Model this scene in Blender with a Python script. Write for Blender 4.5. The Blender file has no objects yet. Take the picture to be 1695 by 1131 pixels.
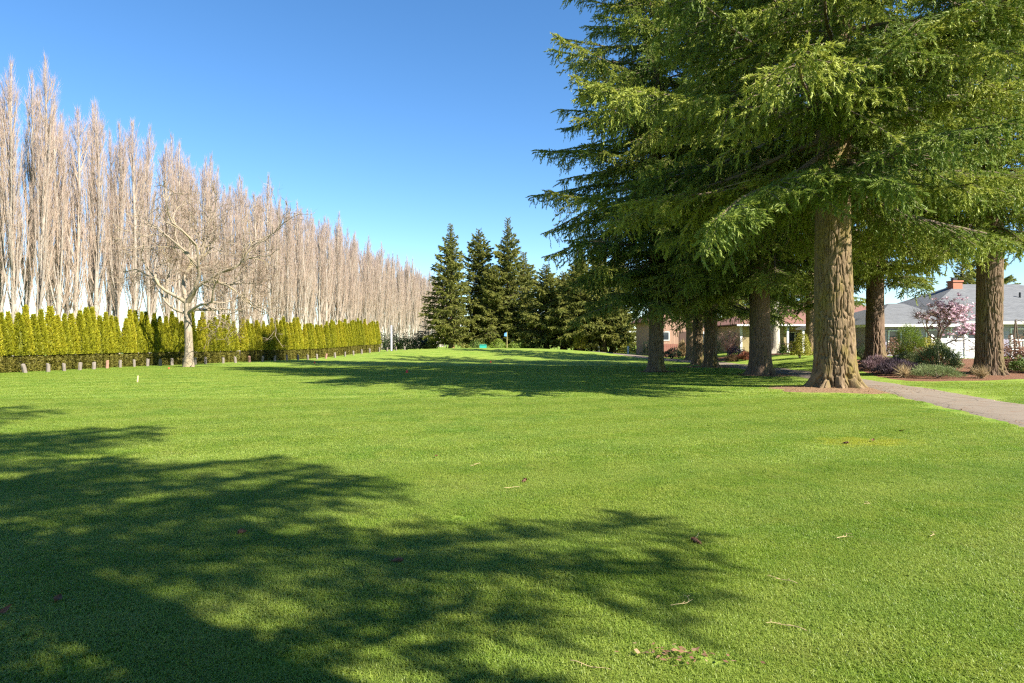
import bpy, math, random
import numpy as np
from math import pi, sin, cos, radians

# ------------------------------------------------------------------ camera, sky, sun, exposure
S = bpy.context.scene
COL = S.collection
cam_d = bpy.data.cameras.new('camera'); cam = bpy.data.objects.new('camera', cam_d); COL.objects.link(cam)
cam.location = (0, 0, 1.6); cam.rotation_euler = (radians(90), 0, 0)
cam_d.lens = 24; cam_d.sensor_width = 36; cam_d.clip_start = 0.1; cam_d.clip_end = 3000
S.camera = cam
SUN_AZ = math.atan2(0.81, -0.586)      # compass angle of the sun: right of and behind the viewer
SUN_EL = radians(38)
W = bpy.data.worlds.new('World'); S.world = W; W.use_nodes = True
wn = W.node_tree.nodes; wl = W.node_tree.links
for n in list(wn): wn.remove(n)
sky = wn.new('ShaderNodeTexSky'); sky.sky_type = 'NISHITA'; sky.sun_disc = False
sky.sun_elevation = SUN_EL; sky.sun_rotation = SUN_AZ
sky.air_density = 1.0; sky.dust_density = 0.1; sky.ozone_density = 3.0; sky.altitude = 1200
bg = wn.new('ShaderNodeBackground'); bg.inputs['Strength'].default_value = 0.080
wo = wn.new('ShaderNodeOutputWorld')
hs_ = wn.new('ShaderNodeHueSaturation'); hs_.inputs['Saturation'].default_value = 1.2; hs_.inputs['Value'].default_value = 1.0
wl.new(sky.outputs[0], hs_.inputs['Color']); wl.new(hs_.outputs[0], bg.inputs['Color']); wl.new(bg.outputs[0], wo.inputs['Surface'])
sd = bpy.data.lights.new('sun', 'SUN'); sd.energy = 5.0; sd.angle = radians(0.53); sd.color = (1.0, 0.94, 0.84)
sun = bpy.data.objects.new('sun', sd); COL.objects.link(sun)
sv = (sin(SUN_AZ) * cos(SUN_EL), cos(SUN_AZ) * cos(SUN_EL), sin(SUN_EL))
from mathutils import Vector, Matrix
sun.rotation_euler = Vector(sv).to_track_quat('Z', 'Y').to_euler(); sun.location = (30, -30, 40)
S.view_settings.view_transform = 'Standard'; S.view_settings.look = 'None'
S.view_settings.exposure = 1.55; S.view_settings.gamma = 1.0; S.view_settings.use_curve_mapping = False
S.cycles.max_bounces = 4; S.cycles.diffuse_bounces = 3; S.cycles.glossy_bounces = 1
S.cycles.use_denoising = False; S.cycles.filter_width = 1.25
S.cycles.transmission_bounces = 4; S.cycles.transparent_max_bounces = 4
S.cycles.sample_clamp_indirect = 6.0

# ------------------------------------------------------------------ helpers
rs = np.random.RandomState
def unit(v): return v / np.maximum(np.linalg.norm(v, axis=-1, keepdims=True), 1e-9)
def sstep(t):
    t = np.clip(t, 0, 1); return t * t * (3 - 2 * t)

def vnoise(p, seed=0):
    """vectorised value noise in 3D, 0..1"""
    p = np.asarray(p, float); i = np.floor(p).astype(np.int64); f = p - i; f = f * f * (3 - 2 * f)
    def h(ix, iy, iz):
        n = (ix * 73856093) ^ (iy * 19349663) ^ (iz * 83492791) ^ (seed * 2654435761)
        n = (n ^ (n >> 13)) * 1274126177; n = n ^ (n >> 16)
        return (n & 0xFFFFF) / float(0xFFFFF)
    x, y, z = i[..., 0], i[..., 1], i[..., 2]; r = 0
    for dx in (0, 1):
        wx = f[..., 0] if dx else 1 - f[..., 0]
        for dy in (0, 1):
            wy = f[..., 1] if dy else 1 - f[..., 1]
            for dz in (0, 1):
                wz = f[..., 2] if dz else 1 - f[..., 2]
                r = r + wx * wy * wz * h(x + dx, y + dy, z + dz)
    return r

class Geo:
    """collects triangles with a material index, a per-vertex tint and a variant id"""
    def __init__(s): s.V = []; s.T = []; s.M = []; s.C = []; s.I = []; s.n = 0
    def add(s, V, T, m=0, tint=0.5, vid=0):
        V = np.asarray(V, float).reshape(-1, 3); T = np.asarray(T, int).reshape(-1, 3)
        s.V.append(V); s.T.append(T + s.n); s.M.append(np.full(len(T), m))
        s.C.append(np.broadcast_to(np.asarray(tint, float), (len(V),)).copy()); s.I.append(np.full(len(V), vid)); s.n += len(V)
    def tris(s, P, m=0, tint=0.5, vid=0):
        P = np.asarray(P, float).reshape(-1, 3, 3); k = len(P)
        if np.ndim(tint): tint = np.repeat(tint, 3)
        s.add(P.reshape(-1, 3), np.arange(3 * k).reshape(-1, 3), m, tint, vid)
    def quads(s, P, m=0, tint=0.5, vid=0):
        P = np.asarray(P, float).reshape(-1, 4, 3); k = len(P)
        b = (np.arange(k) * 4)[:, None]
        T = np.concatenate([b + [0, 1, 2], b + [0, 2, 3]])
        if np.ndim(tint): tint = np.repeat(tint, 4)
        s.add(P.reshape(-1, 3), T, m, tint, vid)
    def box(s, x0, x1, y0, y1, z0, z1, m=0, tint=0.5):
        V = [(x, y, z) for x in (x0, x1) for y in (y0, y1) for z in (z0, z1)]
        T = [(0, 1, 3), (0, 3, 2), (4, 6, 7), (4, 7, 5), (0, 4, 5), (0, 5, 1), (2, 3, 7), (2, 7, 6), (0, 2, 6), (0, 6, 4), (1, 5, 7), (1, 7, 3)]
        s.add(V, T, m, tint)
    def poly(s, pts, m=0, tint=0.5):
        k = len(pts); s.add(pts, [(0, i, i + 1) for i in range(1, k - 1)], m, tint)
    def prism(s, pts, h, m=0):
        """closed solid under a planar polygon, thickened straight down by h"""
        k = len(pts); A = np.array(pts, float); B = A - [0, 0, h]
        T = [(0, i, i + 1) for i in range(1, k - 1)] + [(k, k + i + 1, k + i) for i in range(1, k - 1)]
        for i in range(k):
            j = (i + 1) % k; T += [(i, i + k, j + k), (i, j + k, j)]
        s.add(np.vstack([A, B]), T, m)
    def tube(s, P, R, k=5, m=0, tint=0.5, vid=0, cap=True):
        P = np.asarray(P, float); R = np.broadcast_to(np.asarray(R, float), (len(P),)); n = len(P)
        D = unit(np.gradient(P, axis=0))
        ref = np.array([0.0, 0, 1]) if abs(D[:, 2]).mean() < 0.8 else np.array([1.0, 0, 0])
        A = unit(np.cross(D, ref)); B = np.cross(D, A)
        th = np.arange(k) * 2 * pi / k
        V = P[:, None] + R[:, None, None] * (A[:, None] * np.cos(th)[:, None] + B[:, None] * np.sin(th)[:, None])
        i = np.arange(n - 1)[:, None] * k; j = np.arange(k)[None]; j2 = (j + 1) % k
        a, b, c, d = i + j, i + j2, i + k + j2, i + k + j
        T = np.concatenate([np.stack([a, b, c], -1).reshape(-1, 3), np.stack([a, c, d], -1).reshape(-1, 3)])
        V = V.reshape(-1, 3)
        if cap:
            V = np.vstack([V, P[-1:]]); q = (n - 1) * k
            T = np.vstack([T, [(q + e, q + (e + 1) % k, n * k) for e in range(k)]])
        s.add(V, T, m, tint, vid)
    def slivers(s, B, D, L, w, m=0, tint=0.5, vid=0, rng=None):
        """one thin pointed triangle per twig"""
        side = unit(np.cross(D, unit(rng.normal(size=D.shape)))) * np.reshape(w, (-1, 1)) * 0.5
        s.tris(np.stack([B - side, B + side, B + D * np.reshape(L, (-1, 1))], 1), m, tint, vid)
    def needles(s, B, D, L, per, ln, w, rng, m=0, tint=None, vid=0, ang=0.85):
        """bottle-brush of pointed needle tufts along each twig"""
        n = len(B)
        if n == 0: return
        t = (np.arange(per)[None] + rng.rand(n, per)) / per
        b = B[:, None] + D[:, None] * (L[:, None] * t)[..., None]
        r = rng.normal(size=(n, per, 3)); r = r - (r * D[:, None]).sum(-1, keepdims=True) * D[:, None]; r = unit(r)
        a = ang * (0.7 + 0.6 * rng.rand(n, per, 1)) * (1 - 0.5 * t[..., None])
        d = D[:, None] * np.cos(a) + r * np.sin(a)
        side = unit(np.cross(d, rng.normal(size=d.shape))) * (w * 0.5)
        l = ln * (0.7 + 0.6 * rng.rand(n, per, 1))
        P = np.stack([b - side, b + side, b + d * l], 2)
        tt = None if tint is None else np.repeat(tint, per)
        s.tris(P.reshape(-1, 3, 3), m, 0.5 if tt is None else tt, vid)
    def mesh(s, name, mats, points=None, smooth=False):
        V = np.vstack(s.V); T = np.vstack(s.T); M = np.concatenate(s.M); C = np.concatenate(s.C); I = np.concatenate(s.I)
        nv = len(V)
        if points is not None:
            V = np.vstack([V, points['co']]); k = len(points['co'])
            C = np.concatenate([C, np.zeros(k)]); I = np.concatenate([I, np.full(k, -1)])
        me = bpy.data.meshes.new(name)
        me.vertices.add(len(V)); me.vertices.foreach_set('co', V.astype(np.float32).ravel())
        me.loops.add(len(T) * 3); me.loops.foreach_set('vertex_index', T.astype(np.int32).ravel())
        me.polygons.add(len(T)); me.polygons.foreach_set('loop_start', (np.arange(len(T)) * 3).astype(np.int32))
        me.polygons.foreach_set('material_index', M.astype(np.int32))
        me.polygons.foreach_set('use_smooth', np.full(len(T), bool(smooth)))
        a = me.attributes.new('tint', 'FLOAT', 'POINT'); a.data.foreach_set('value', C.astype(np.float32))
        if points is not None:
            a = me.attributes.new('vid', 'INT', 'POINT'); a.data.foreach_set('value', I.astype(np.int32))
            z = np.zeros(nv)
            a = me.attributes.new('sel', 'INT', 'POINT'); a.data.foreach_set('value', np.concatenate([z - 1, points['sel']]).astype(np.int32))
            a = me.attributes.new('scl', 'FLOAT', 'POINT'); a.data.foreach_set('value', np.concatenate([z + 1, points['scl']]).astype(np.float32))
            a = me.attributes.new('rot', 'FLOAT_VECTOR', 'POINT'); a.data.foreach_set('vector', np.vstack([np.zeros((nv, 3)), points['rot']]).astype(np.float32).ravel())
        for m in mats: me.materials.append(m)
        me.update(calc_edges=True)
        return me

def obj(name, me, parent=None, loc=(0, 0, 0), rot=(0, 0, 0), scale=None):
    o = bpy.data.objects.new(name, me); COL.objects.link(o)
    o.location = loc; o.rotation_euler = rot
    if scale is not None: o.scale = scale
    if parent is not None: o.parent = parent
    return o
def tag(o, label=None, cat=None, group=None, kind=None):
    for k, v in (('label', label), ('category', cat), ('group', group), ('kind', kind)):
        if v: o[k] = v
    return o
def empty(name, loc=(0, 0, 0), rz=0, label=None, cat=None, group=None):
    o = obj(name, None, None, loc, (0, 0, rz)); o.empty_display_size = 0.3
    return tag(o, label, cat, group)

_gn = {}
def scatter_group(nvar):
    """instances the object's own piece k on its own points with sel == k"""
    if nvar in _gn: return _gn[nvar]
    g = bpy.data.node_groups.new('scatter_%d' % nvar, 'GeometryNodeTree')
    g.interface.new_socket('Geometry', in_out='INPUT', socket_type='NodeSocketGeometry')
    g.interface.new_socket('Geometry', in_out='OUTPUT', socket_type='NodeSocketGeometry')
    N = g.nodes; L = g.links
    gi = N.new('NodeGroupInput'); go = N.new('NodeGroupOutput'); jn = N.new('GeometryNodeJoinGeometry')
    def attr(nm, ty):
        a = N.new('GeometryNodeInputNamedAttribute'); a.data_type = ty; a.inputs['Name'].default_value = nm; return a.outputs['Attribute']
    vid, sel, scl, rot = attr('vid', 'INT'), attr('sel', 'INT'), attr('scl', 'FLOAT'), attr('rot', 'FLOAT_VECTOR')
    e2r = N.new('FunctionNodeEulerToRotation'); L.new(rot, e2r.inputs[0])
    def sep(src, field, k):
        c = N.new('FunctionNodeCompare'); c.data_type = 'INT'; c.operation = 'EQUAL'
        ins = [i for i in c.inputs if i.type == 'INT']; L.new(field, ins[0]); ins[1].default_value = k
        s = N.new('GeometryNodeSeparateGeometry'); s.domain = 'POINT'
        L.new(src, s.inputs['Geometry']); L.new(c.outputs[0], s.inputs['Selection']); return s.outputs['Selection']
    for k in range(nvar):
        piece = sep(gi.outputs[0], vid, k); pts = sep(gi.outputs[0], sel, k)
        ip = N.new('GeometryNodeInstanceOnPoints')
        L.new(pts, ip.inputs['Points']); L.new(piece, ip.inputs['Instance']); L.new(e2r.outputs[0], ip.inputs['Rotation']); L.new(scl, ip.inputs['Scale'])
        L.new(ip.outputs[0], jn.inputs[0])
    L.new(jn.outputs[0], go.inputs[0])
    _gn[nvar] = g
    return g
def scatter(o, nvar):
    m = o.modifiers.new('scatter', 'NODES'); m.node_group = scatter_group(nvar)

# ------------------------------------------------------------------ materials
class NT:
    def __init__(s, name, rough=0.8, spec=0.3):
        s.m = bpy.data.materials.new(name); s.m.use_nodes = True; s.t = s.m.node_tree; s.N = s.t.nodes; s.L = s.t.links
        s.b = s.N['Principled BSDF']; s.b.inputs['Roughness'].default_value = rough; s.b.inputs['Specular IOR Level'].default_value = spec
        s.out = s.N['Material Output']
    def node(s, ty, **kw):
        n = s.N.new(ty)
        for k, v in kw.items(): setattr(n, k, v)
        return n
    def put(s, sock, v):
        if hasattr(v, 'is_linked') or isinstance(v, bpy.types.NodeSocket): s.L.new(v, sock)
        else: sock.default_value = v
    def coord(s, which='Object', scale=(1, 1, 1)):
        if which == 'World': o = s.node('ShaderNodeNewGeometry').outputs['Position']
        else: o = s.node('ShaderNodeTexCoord').outputs[which]
        mp = s.node('ShaderNodeMapping'); s.L.new(o, mp.inputs[0]); mp.inputs['Scale'].default_value = scale; return mp.outputs[0]
    def noise(s, vec, scale, detail=4, rough=0.55):
        n = s.node('ShaderNodeTexNoise'); s.L.new(vec, n.inputs['Vector']); n.inputs['Scale'].default_value = scale
        n.inputs['Detail'].default_value = detail; n.inputs['Roughness'].default_value = rough; return n.outputs['Fac']
    def ramp(s, fac, stops):
        r = s.node('ShaderNodeValToRGB'); s.L.new(fac, r.inputs[0]); e = r.color_ramp.elements
        while len(e) < len(stops): e.new(0.5)
        for el, (p, c) in zip(e, stops):
            el.position = p; el.color = (c, c, c, 1) if np.isscalar(c) else (*c, 1)
        return r.outputs[0]
    def mix(s, f, a, b, mode='MIX'):
        n = s.node('ShaderNodeMix', data_type='RGBA', blend_type=mode)
        s.put(n.inputs[0], f)
        for sock, v in ((n.inputs[6], a), (n.inputs[7], b)):
            if isinstance(v, tuple): sock.default_value = (*v, 1) if len(v) == 3 else v
            else: s.L.new(v, sock)
        return n.outputs[2]
    def math(s, op, a, b=0.0):
        n = s.node('ShaderNodeMath', operation=op); s.put(n.inputs[0], a); s.put(n.inputs[1], b); return n.outputs[0]
    def attr(s, nm):
        n = s.node('ShaderNodeAttribute', attribute_name=nm); return n.outputs['Fac']
    def rnd(s): return s.node('ShaderNodeObjectInfo').outputs['Random']
    def bump(s, h, strength=0.4, dist=0.02):
        n = s.node('ShaderNodeBump'); s.L.new(h, n.inputs['Height']); n.inputs['Strength'].default_value = strength; n.inputs['Distance'].default_value = dist
        s.L.new(n.outputs[0], s.b.inputs['Normal'])
    def color(s, c):
        if isinstance(c, tuple): s.b.inputs['Base Color'].default_value = (*c, 1)
        else: s.L.new(c, s.b.inputs['Base Color'])
        return s
    def leafy(s, c, trans=0.35):
        """adds light passing through thin leaves"""
        s.color(c)
        tr = s.node('ShaderNodeBsdfTranslucent'); mx = s.node('ShaderNodeMixShader'); mx.inputs[0].default_value = trans
        if isinstance(c, tuple): tr.inputs[0].default_value = (*c, 1)
        else: s.L.new(c, tr.inputs[0])
        s.L.new(s.b.outputs[0], mx.inputs[1]); s.L.new(tr.outputs[0], mx.inputs[2]); s.L.new(mx.outputs[0], s.out.inputs['Surface'])
        return s

def plain(name, c, rough=0.7, spec=0.3, var=0.12, sc=6.0):
    n = NT(name, rough, spec); f = n.noise(n.coord('Object'), sc, 5)
    n.color(n.mix(f, tuple(x * (1 - var) for x in c), tuple(min(1, x * (1 + var)) for x in c)))
    n.bump(n.noise(n.coord('Object'), sc * 8, 3), 0.15, 0.01)
    return n.m

def foliage(name, dark, mid, light, trans=0.3, rough=0.55, spec=0.25):
    n = NT(name, rough, spec)
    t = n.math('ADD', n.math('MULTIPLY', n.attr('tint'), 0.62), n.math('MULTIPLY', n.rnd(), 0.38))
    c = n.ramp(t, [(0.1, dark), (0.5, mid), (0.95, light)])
    n.leafy(c, trans); return n.m

def turf_color(n, blade=False):
    """lawn colour by place on the ground: clumps, mowing bands, moss and worn patches"""
    w = n.coord('World')
    big = n.noise(w, 0.22, 4); mid = n.noise(w, 1.7, 5, 0.6); fine = n.noise(w, 14.0, 4, 0.65)
    c = n.mix(n.ramp(big, [(0.35, 0.0), (0.65, 1.0)]), (0.185, 0.305, 0.022), (0.300, 0.385, 0.038))
    c = n.mix(n.ramp(mid, [(0.42, 0.0), (0.60, 1.0)]), c, (0.36, 0.42, 0.060))
    c = n.mix(n.math('MULTIPLY', n.ramp(fine, [(0.35, 1.0), (0.6, 0.0)]), 0.35), c, (0.10, 0.215, 0.014))
    # mowing bands, wobbling, running away from the viewer to the left
    mp = n.node('ShaderNodeMapping'); n.L.new(w, mp.inputs[0]); mp.inputs['Rotation'].default_value = (0, 0, radians(62))
    wv = n.node('ShaderNodeTexWave'); n.L.new(mp.outputs[0], wv.inputs['Vector']); wv.inputs['Scale'].default_value = 0.17
    wv.inputs['Distortion'].default_value = 2.5; wv.inputs['Detail'].default_value = 3; wv.inputs['Detail Scale'].default_value = 0.6
    c = n.mix(n.math('MULTIPLY', wv.outputs['Fac'], 0.52), c, (0.37, 0.45, 0.085))
    c = n.mix(n.math('MULTIPLY', n.ramp(n.noise(w, 0.55, 5, 0.65), [(0.50, 0.0), (0.66, 1.0)]), 0.5), c, (0.115, 0.255, 0.022))
    dry = n.noise(w, 0.9, 6, 0.7)
    c = n.mix(n.math('MULTIPLY', n.ramp(dry, [(0.55, 0.0), (0.74, 1.0)]), 0.55), c, (0.40, 0.37, 0.10))
    # a mossy yellow patch in the lawn in front of the large trunk
    sx = n.node('ShaderNodeSeparateXYZ'); n.L.new(w, sx.inputs[0])
    dx = n.math('DIVIDE', n.math('SUBTRACT', sx.outputs[0], 5.6), 1.0); dy = n.math('DIVIDE', n.math('SUBTRACT', sx.outputs[1], 10.8), 0.55)
    d2 = n.math('ADD', n.math('MULTIPLY', dx, dx), n.math('MULTIPLY', dy, dy))
    d2 = n.math('ADD', d2, n.math('MULTIPLY', n.math('SUBTRACT', n.noise(w, 3.0, 6, 0.75), 0.5), 4.5))
    c = n.mix(n.math('MULTIPLY', n.ramp(d2, [(0.1, 1.0), (1.0, 0.0)]), 0.65), c, (0.54, 0.49, 0.035))
    return c

n = NT('lawn_turf', 0.9, 0.15); c = turf_color(n)
w = n.coord('World'); g1 = n.noise(w, 40.0, 5, 0.7); n.color(n.mix(n.ramp(g1, [(0.35, 0.0), (0.7, 1.0)]), n.mix(0.6, c, (0.05, 0.10, 0.014)), n.mix(0.2, c, (0.05, 0.10, 0.014))))
n.bump(g1, 0.7, 0.04); M_LAWN = n.m
n = NT('grass_blade', 0.45, 0.35); c = turf_color(n, True)
c = n.mix(n.ramp(n.attr('tint'), [(0.0, 0.0), (1.0, 1.0)]), n.mix(0.45, c, (0.09, 0.20, 0.012)), n.mix(0.3, c, (0.40, 0.46, 0.10)))
n.leafy(c, 0.5); M_BLADE = n.m
M_STRAW = plain('dry_straw', (0.42, 0.32, 0.16), 0.8, 0.2)

def bark(name, a, b, moss, moss_amt, zs=0.28, sc=7.0):
    n = NT(name, 0.9, 0.15); v = n.coord('Object', (1, 1, zs))
    f = n.noise(v, sc, 7, 0.65); fine = n.noise(v, sc * 5, 5, 0.7)
    c = n.mix(n.ramp(f, [(0.3, 0.0), (0.7, 1.0)]), a, b)
    c = n.mix(n.math('MULTIPLY', fine, 0.35), c, tuple(x * 1.5 for x in b))
    ms = n.ramp(n.noise(n.coord('Object', (1, 1, 0.45)), 1.5, 6, 0.65), [(0.48, 0.0), (0.68, 1.0)])
    c = n.mix(n.math('MULTIPLY', ms, moss_amt), c, moss)
    n.color(c); n.bump(n.math('ADD', n.math('MULTIPLY', f, 0.6), n.math('MULTIPLY', fine, 0.4)), 0.9, 0.05)
    return n.m
M_BARK = bark('fir_bark', (0.085, 0.057, 0.034), (0.225, 0.160, 0.092), (0.20, 0.16, 0.025), 0.75)
M_BARK_RED = bark('fir_bark_brown', (0.085, 0.055, 0.036), (0.19, 0.13, 0.085), (0.14, 0.13, 0.025), 0.5)
M_BARK_PALE = bark('pale_bark', (0.30, 0.27, 0.21), (0.52, 0.48, 0.40), (0.34, 0.33, 0.14), 0.35, 0.6, 5.0)
M_POPLAR = bark('poplar_bark', (0.22, 0.185, 0.145), (0.39, 0.345, 0.285), (0.26, 0.225, 0.14), 0.25, 0.35, 4.0)
M_BAREBARK = bark('bare_tree_bark', (0.17, 0.135, 0.095), (0.33, 0.27, 0.20), (0.27, 0.22, 0.07), 0.45, 0.5, 6.0)
M_TWIGWOOD = plain('twig_wood', (0.16, 0.12, 0.085), 0.85, 0.15, 0.3)
M_DEADWOOD = plain('dead_wood', (0.27, 0.215, 0.15), 0.85, 0.15, 0.3)
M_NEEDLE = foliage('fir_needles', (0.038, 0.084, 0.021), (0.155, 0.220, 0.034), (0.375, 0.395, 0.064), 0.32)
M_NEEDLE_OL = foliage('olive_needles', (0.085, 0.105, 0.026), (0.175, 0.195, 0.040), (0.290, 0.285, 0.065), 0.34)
M_NEEDLE_BL = foliage('blue_needles', (0.05, 0.085, 0.075), (0.10, 0.15, 0.14), (0.18, 0.25, 0.24), 0.2)
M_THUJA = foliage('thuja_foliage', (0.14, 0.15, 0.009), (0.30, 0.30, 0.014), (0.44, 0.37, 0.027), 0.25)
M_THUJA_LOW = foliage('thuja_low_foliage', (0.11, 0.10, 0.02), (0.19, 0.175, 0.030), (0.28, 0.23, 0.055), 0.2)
n = NT('poplar_twigs', 0.8, 0.15)
n.color(n.ramp(n.attr('tint'), [(0.0, (0.36, 0.30, 0.235)), (0.5, (0.42, 0.315, 0.225)), (1.0, (0.34, 0.265, 0.24))])); M_PTWIG = n.m
n = NT('bare_twigs', 0.8, 0.15)
n.color(n.ramp(n.attr('tint'), [(0.0, (0.12, 0.088, 0.06)), (1.0, (0.19, 0.125, 0.08))])); M_BTWIG = n.m

# ------------------------------------------------------------------ ground
def hgt(x, y):
    x = np.asarray(x, float); y = np.asarray(y, float)
    z = 0.62 * sstep((x - 14.5) / 7) * sstep((y - 24) / 12)
    cr = np.exp(-np.abs((x + 3.0) / 14.0) ** 3.0)
    z = z + cr * (0.85 * sstep((y - 58) / 16) - 0.40 * sstep((y - 78) / 14))
    z = z + 0.10 * np.exp(-((x - 10.6) ** 2 + (y - 22.5) ** 2) / 2.2 ** 2)
    z = z + 0.05 * (vnoise(np.stack([x * 0.16, y * 0.16, 0 * x], -1), 3) - 0.5) * sstep((y - 4) / 6)
    return z
def h1(x, y): return float(hgt(np.array([x]), np.array([y]))[0])
xs = np.unique(np.concatenate([np.linspace(-1400, -70, 14), np.linspace(-70, -30, 30), np.arange(-30, 45, 0.5), np.linspace(45, 90, 24), np.linspace(90, 1400, 14)]))
ys = np.unique(np.concatenate([np.linspace(-300, -12, 10), np.arange(-12, 64, 0.5), np.linspace(64, 110, 60), np.linspace(110, 2400, 20)]))
gx, gy = np.meshgrid(xs, ys); gz = hgt(gx, gy)
nx, ny = len(xs), len(ys)
ii = (np.arange(ny - 1)[:, None] * nx + np.arange(nx - 1)[None]).ravel()
T = np.concatenate([np.stack([ii, ii + 1, ii + nx + 1], 1), np.stack([ii, ii + nx + 1, ii + nx], 1)])
G = Geo(); G.add(np.stack([gx, gy, gz], -1).reshape(-1, 3), T)
tag(obj('lawn', G.mesh('lawn', [M_LAWN], smooth=True)), kind='structure')

# path: a curving asphalt strip
pc = np.array([(9.0, 2.0), (9.6, 7.0), (10.4, 11.5), (11.3, 15.5), (12.3, 20.5), (13.2, 25.5), (14.0, 30.5), (14.4, 35), (14.6, 40), (14.7, 46), (14.2, 54), (12.8, 64), (10.8, 76), (9.5, 90)])
def spline(P, n):
    P = np.asarray(P, float); Q = np.vstack([2 * P[0] - P[1], P, 2 * P[-1] - P[-2]]); out = []
    for i in range(1, len(Q) - 2):
        t = np.linspace(0, 1, n, endpoint=False)[:, None]; a, b, c, d = Q[i - 1], Q[i], Q[i + 1], Q[i + 2]
        out.append(0.5 * (2 * b + (c - a) * t + (2 * a - 5 * b + 4 * c - d) * t ** 2 + (3 * b - a - 3 * c + d) * t ** 3))
    return np.vstack(out + [P[-1:]])
PC = spline(pc, 16)
def path_dist(x, y):
    d = np.full(np.shape(x), 1e9)
    for i in range(0, len(PC)): d = np.minimum(d, np.hypot(x - PC[i, 0], y - PC[i, 1]))
    return d
tn = unit(np.gradient(PC, axis=0)); nm = np.stack([tn[:, 1], -tn[:, 0]], 1)
r_ = rs(5); hw = 1.22
offs = np.linspace(-1, 1, 9); rows = []
for k, p in enumerate(PC):
    e0 = hw * (1 + 0.05 * sin(k * 0.9) + 0.03 * r_.randn()); e1 = hw * (1 + 0.05 * sin(k * 0.7 + 2) + 0.03 * r_.randn())
    o = np.where(offs < 0, offs * e0, offs * e1); q = p + nm[k] * o[:, None]
    z = hgt(q[:, 0], q[:, 1]) + 0.022 + 0.012 * (1 - offs ** 2); z[[0, -1]] -= 0.05
    rows.append(np.column_stack([q, z]))
R = np.array(rows); a, b = R.shape[:2]
ii = (np.arange(a - 1)[:, None] * b + np.arange(b - 1)[None]).ravel()
G = Geo(); G.add(R.reshape(-1, 3), np.concatenate([np.stack([ii, ii + 1, ii + b + 1], 1), np.stack([ii, ii + b + 1, ii + b], 1)]))
n = NT('path_asphalt', 0.9, 0.2); w = n.coord('World')
f = n.noise(w, 0.8, 5); f2 = n.noise(w, 60, 4, 0.7)
c = n.mix(f, (0.165, 0.130, 0.095), (0.235, 0.190, 0.142)); c = n.mix(n.math('MULTIPLY', n.ramp(f2, [(0.4, 0.0), (0.7, 1.0)]), 0.4), c, (0.30, 0.25, 0.195))
vo = n.node('ShaderNodeTexVoronoi', feature='DISTANCE_TO_EDGE'); n.L.new(w, vo.inputs['Vector']); vo.inputs['Scale'].default_value = 0.55
c = n.mix(n.math('MULTIPLY', n.ramp(vo.outputs['Distance'], [(0.0, 1.0), (0.012, 0.0)]), 0.7), c, (0.05, 0.04, 0.03))
c = n.mix(n.math('MULTIPLY', n.ramp(n.noise(w, 2.2, 6, 0.7), [(0.56, 0.0), (0.7, 1.0)]), 0.6), c, (0.20, 0.11, 0.06))
n.color(c); n.bump(f2, 0.5, 0.01); M_PATH = n.m
tag(obj('path', G.mesh('path', [M_PATH], smooth=True)), kind='structure')

# bark mulch bed along the garden and needle litter round the trunks, thin sheets on the lawn
n = NT('bark_mulch', 0.95, 0.1); w = n.coord('World'); f = n.noise(w, 22, 6, 0.75)
n.color(n.ramp(f, [(0.3, (0.085, 0.045, 0.028)), (0.5, (0.19, 0.095, 0.055)), (0.72, (0.34, 0.20, 0.13))])); n.bump(f, 1.0, 0.06); M_MULCH = n.m
n = NT('needle_litter', 0.95, 0.1); w = n.coord('World'); f = n.noise(w, 26, 6, 0.75)
c = n.ramp(f, [(0.3, (0.13, 0.075, 0.04)), (0.5, (0.25, 0.155, 0.085)), (0.72, (0.40, 0.29, 0.18))])
n.color(c); n.bump(f, 0.9, 0.04); M_LITTER = n.m
def sheet(name, outline, mat, dz, rings=7):
    """a thin sheet on the ground inside a ragged outline, its rim sunk under the turf"""
    O = np.array(outline, float); c = O.mean(0); V = []; k = len(O)
    for r in range(rings + 1):
        t = r / rings; p = c + (O - c) * t
        V.append(np.column_stack([p, hgt(p[:, 0], p[:, 1]) + (dz if r < rings else -0.03)]))
    V = np.vstack(V); T = []
    for r in range(rings):
        for i in range(k):
            j = (i + 1) % k; a, b, cc, d = r * k + i, r * k + j, (r + 1) * k + j, (r + 1) * k + i
            T += [(a, d, cc), (a, cc, b)]
    g = Geo(); g.add(V, T)
    return tag(obj(name, g.mesh(name, [mat], smooth=True)), kind='structure')
def blob(cx, cy, rx, ry, seed, k=48, rough=0.22):
    th = np.arange(k) * 2 * pi / k; p = np.column_stack([np.cos(th) * 1.7, np.sin(th) * 1.7, np.full(k, seed * 3.1)])
    r = 1 + rough * 2 * (vnoise(p, seed) - 0.5) + rough * (vnoise(p * 4, seed + 1) - 0.5)
    return np.column_stack([cx + rx * r * np.cos(th), cy + ry * r * np.sin(th)])
BED = spline(np.array([(15.9, 26.2), (18.2, 26.3), (20.6, 26.6), (24, 27.0), (29, 28.5), (30, 36), (27, 40.5), (22, 41), (18.5, 39), (17.0, 35.5), (16.4, 32.5), (15.7, 29.5), (15.5, 27.4), (15.9, 26.2)]), 6)[:-1]
BED = BED + (vnoise(np.column_stack([BED * 1.3, BED[:, 0] * 0]), 8)[:, None] - 0.5) * 0.5
LITTER = [(10.7, 21.9, 2.5, 1.75, 1), (12.0, 32.6, 1.35, 1.6, 2), (12.6, 43.4, 2.6, 1.5, 3), (7.75, 36.3, 1.05, 0.8, 4), (14.6, 56.5, 1.4, 1.0, 5)]
sheet('mulch_bed', BED, M_MULCH, 0.012)
for a in LITTER: sheet('needle_litter', blob(*a), M_LITTER, 0.009)
sheet('garden_soil', blob(19.5, 54.5, 5.5, 3.2, 9), M_MULCH, 0.012)

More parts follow.
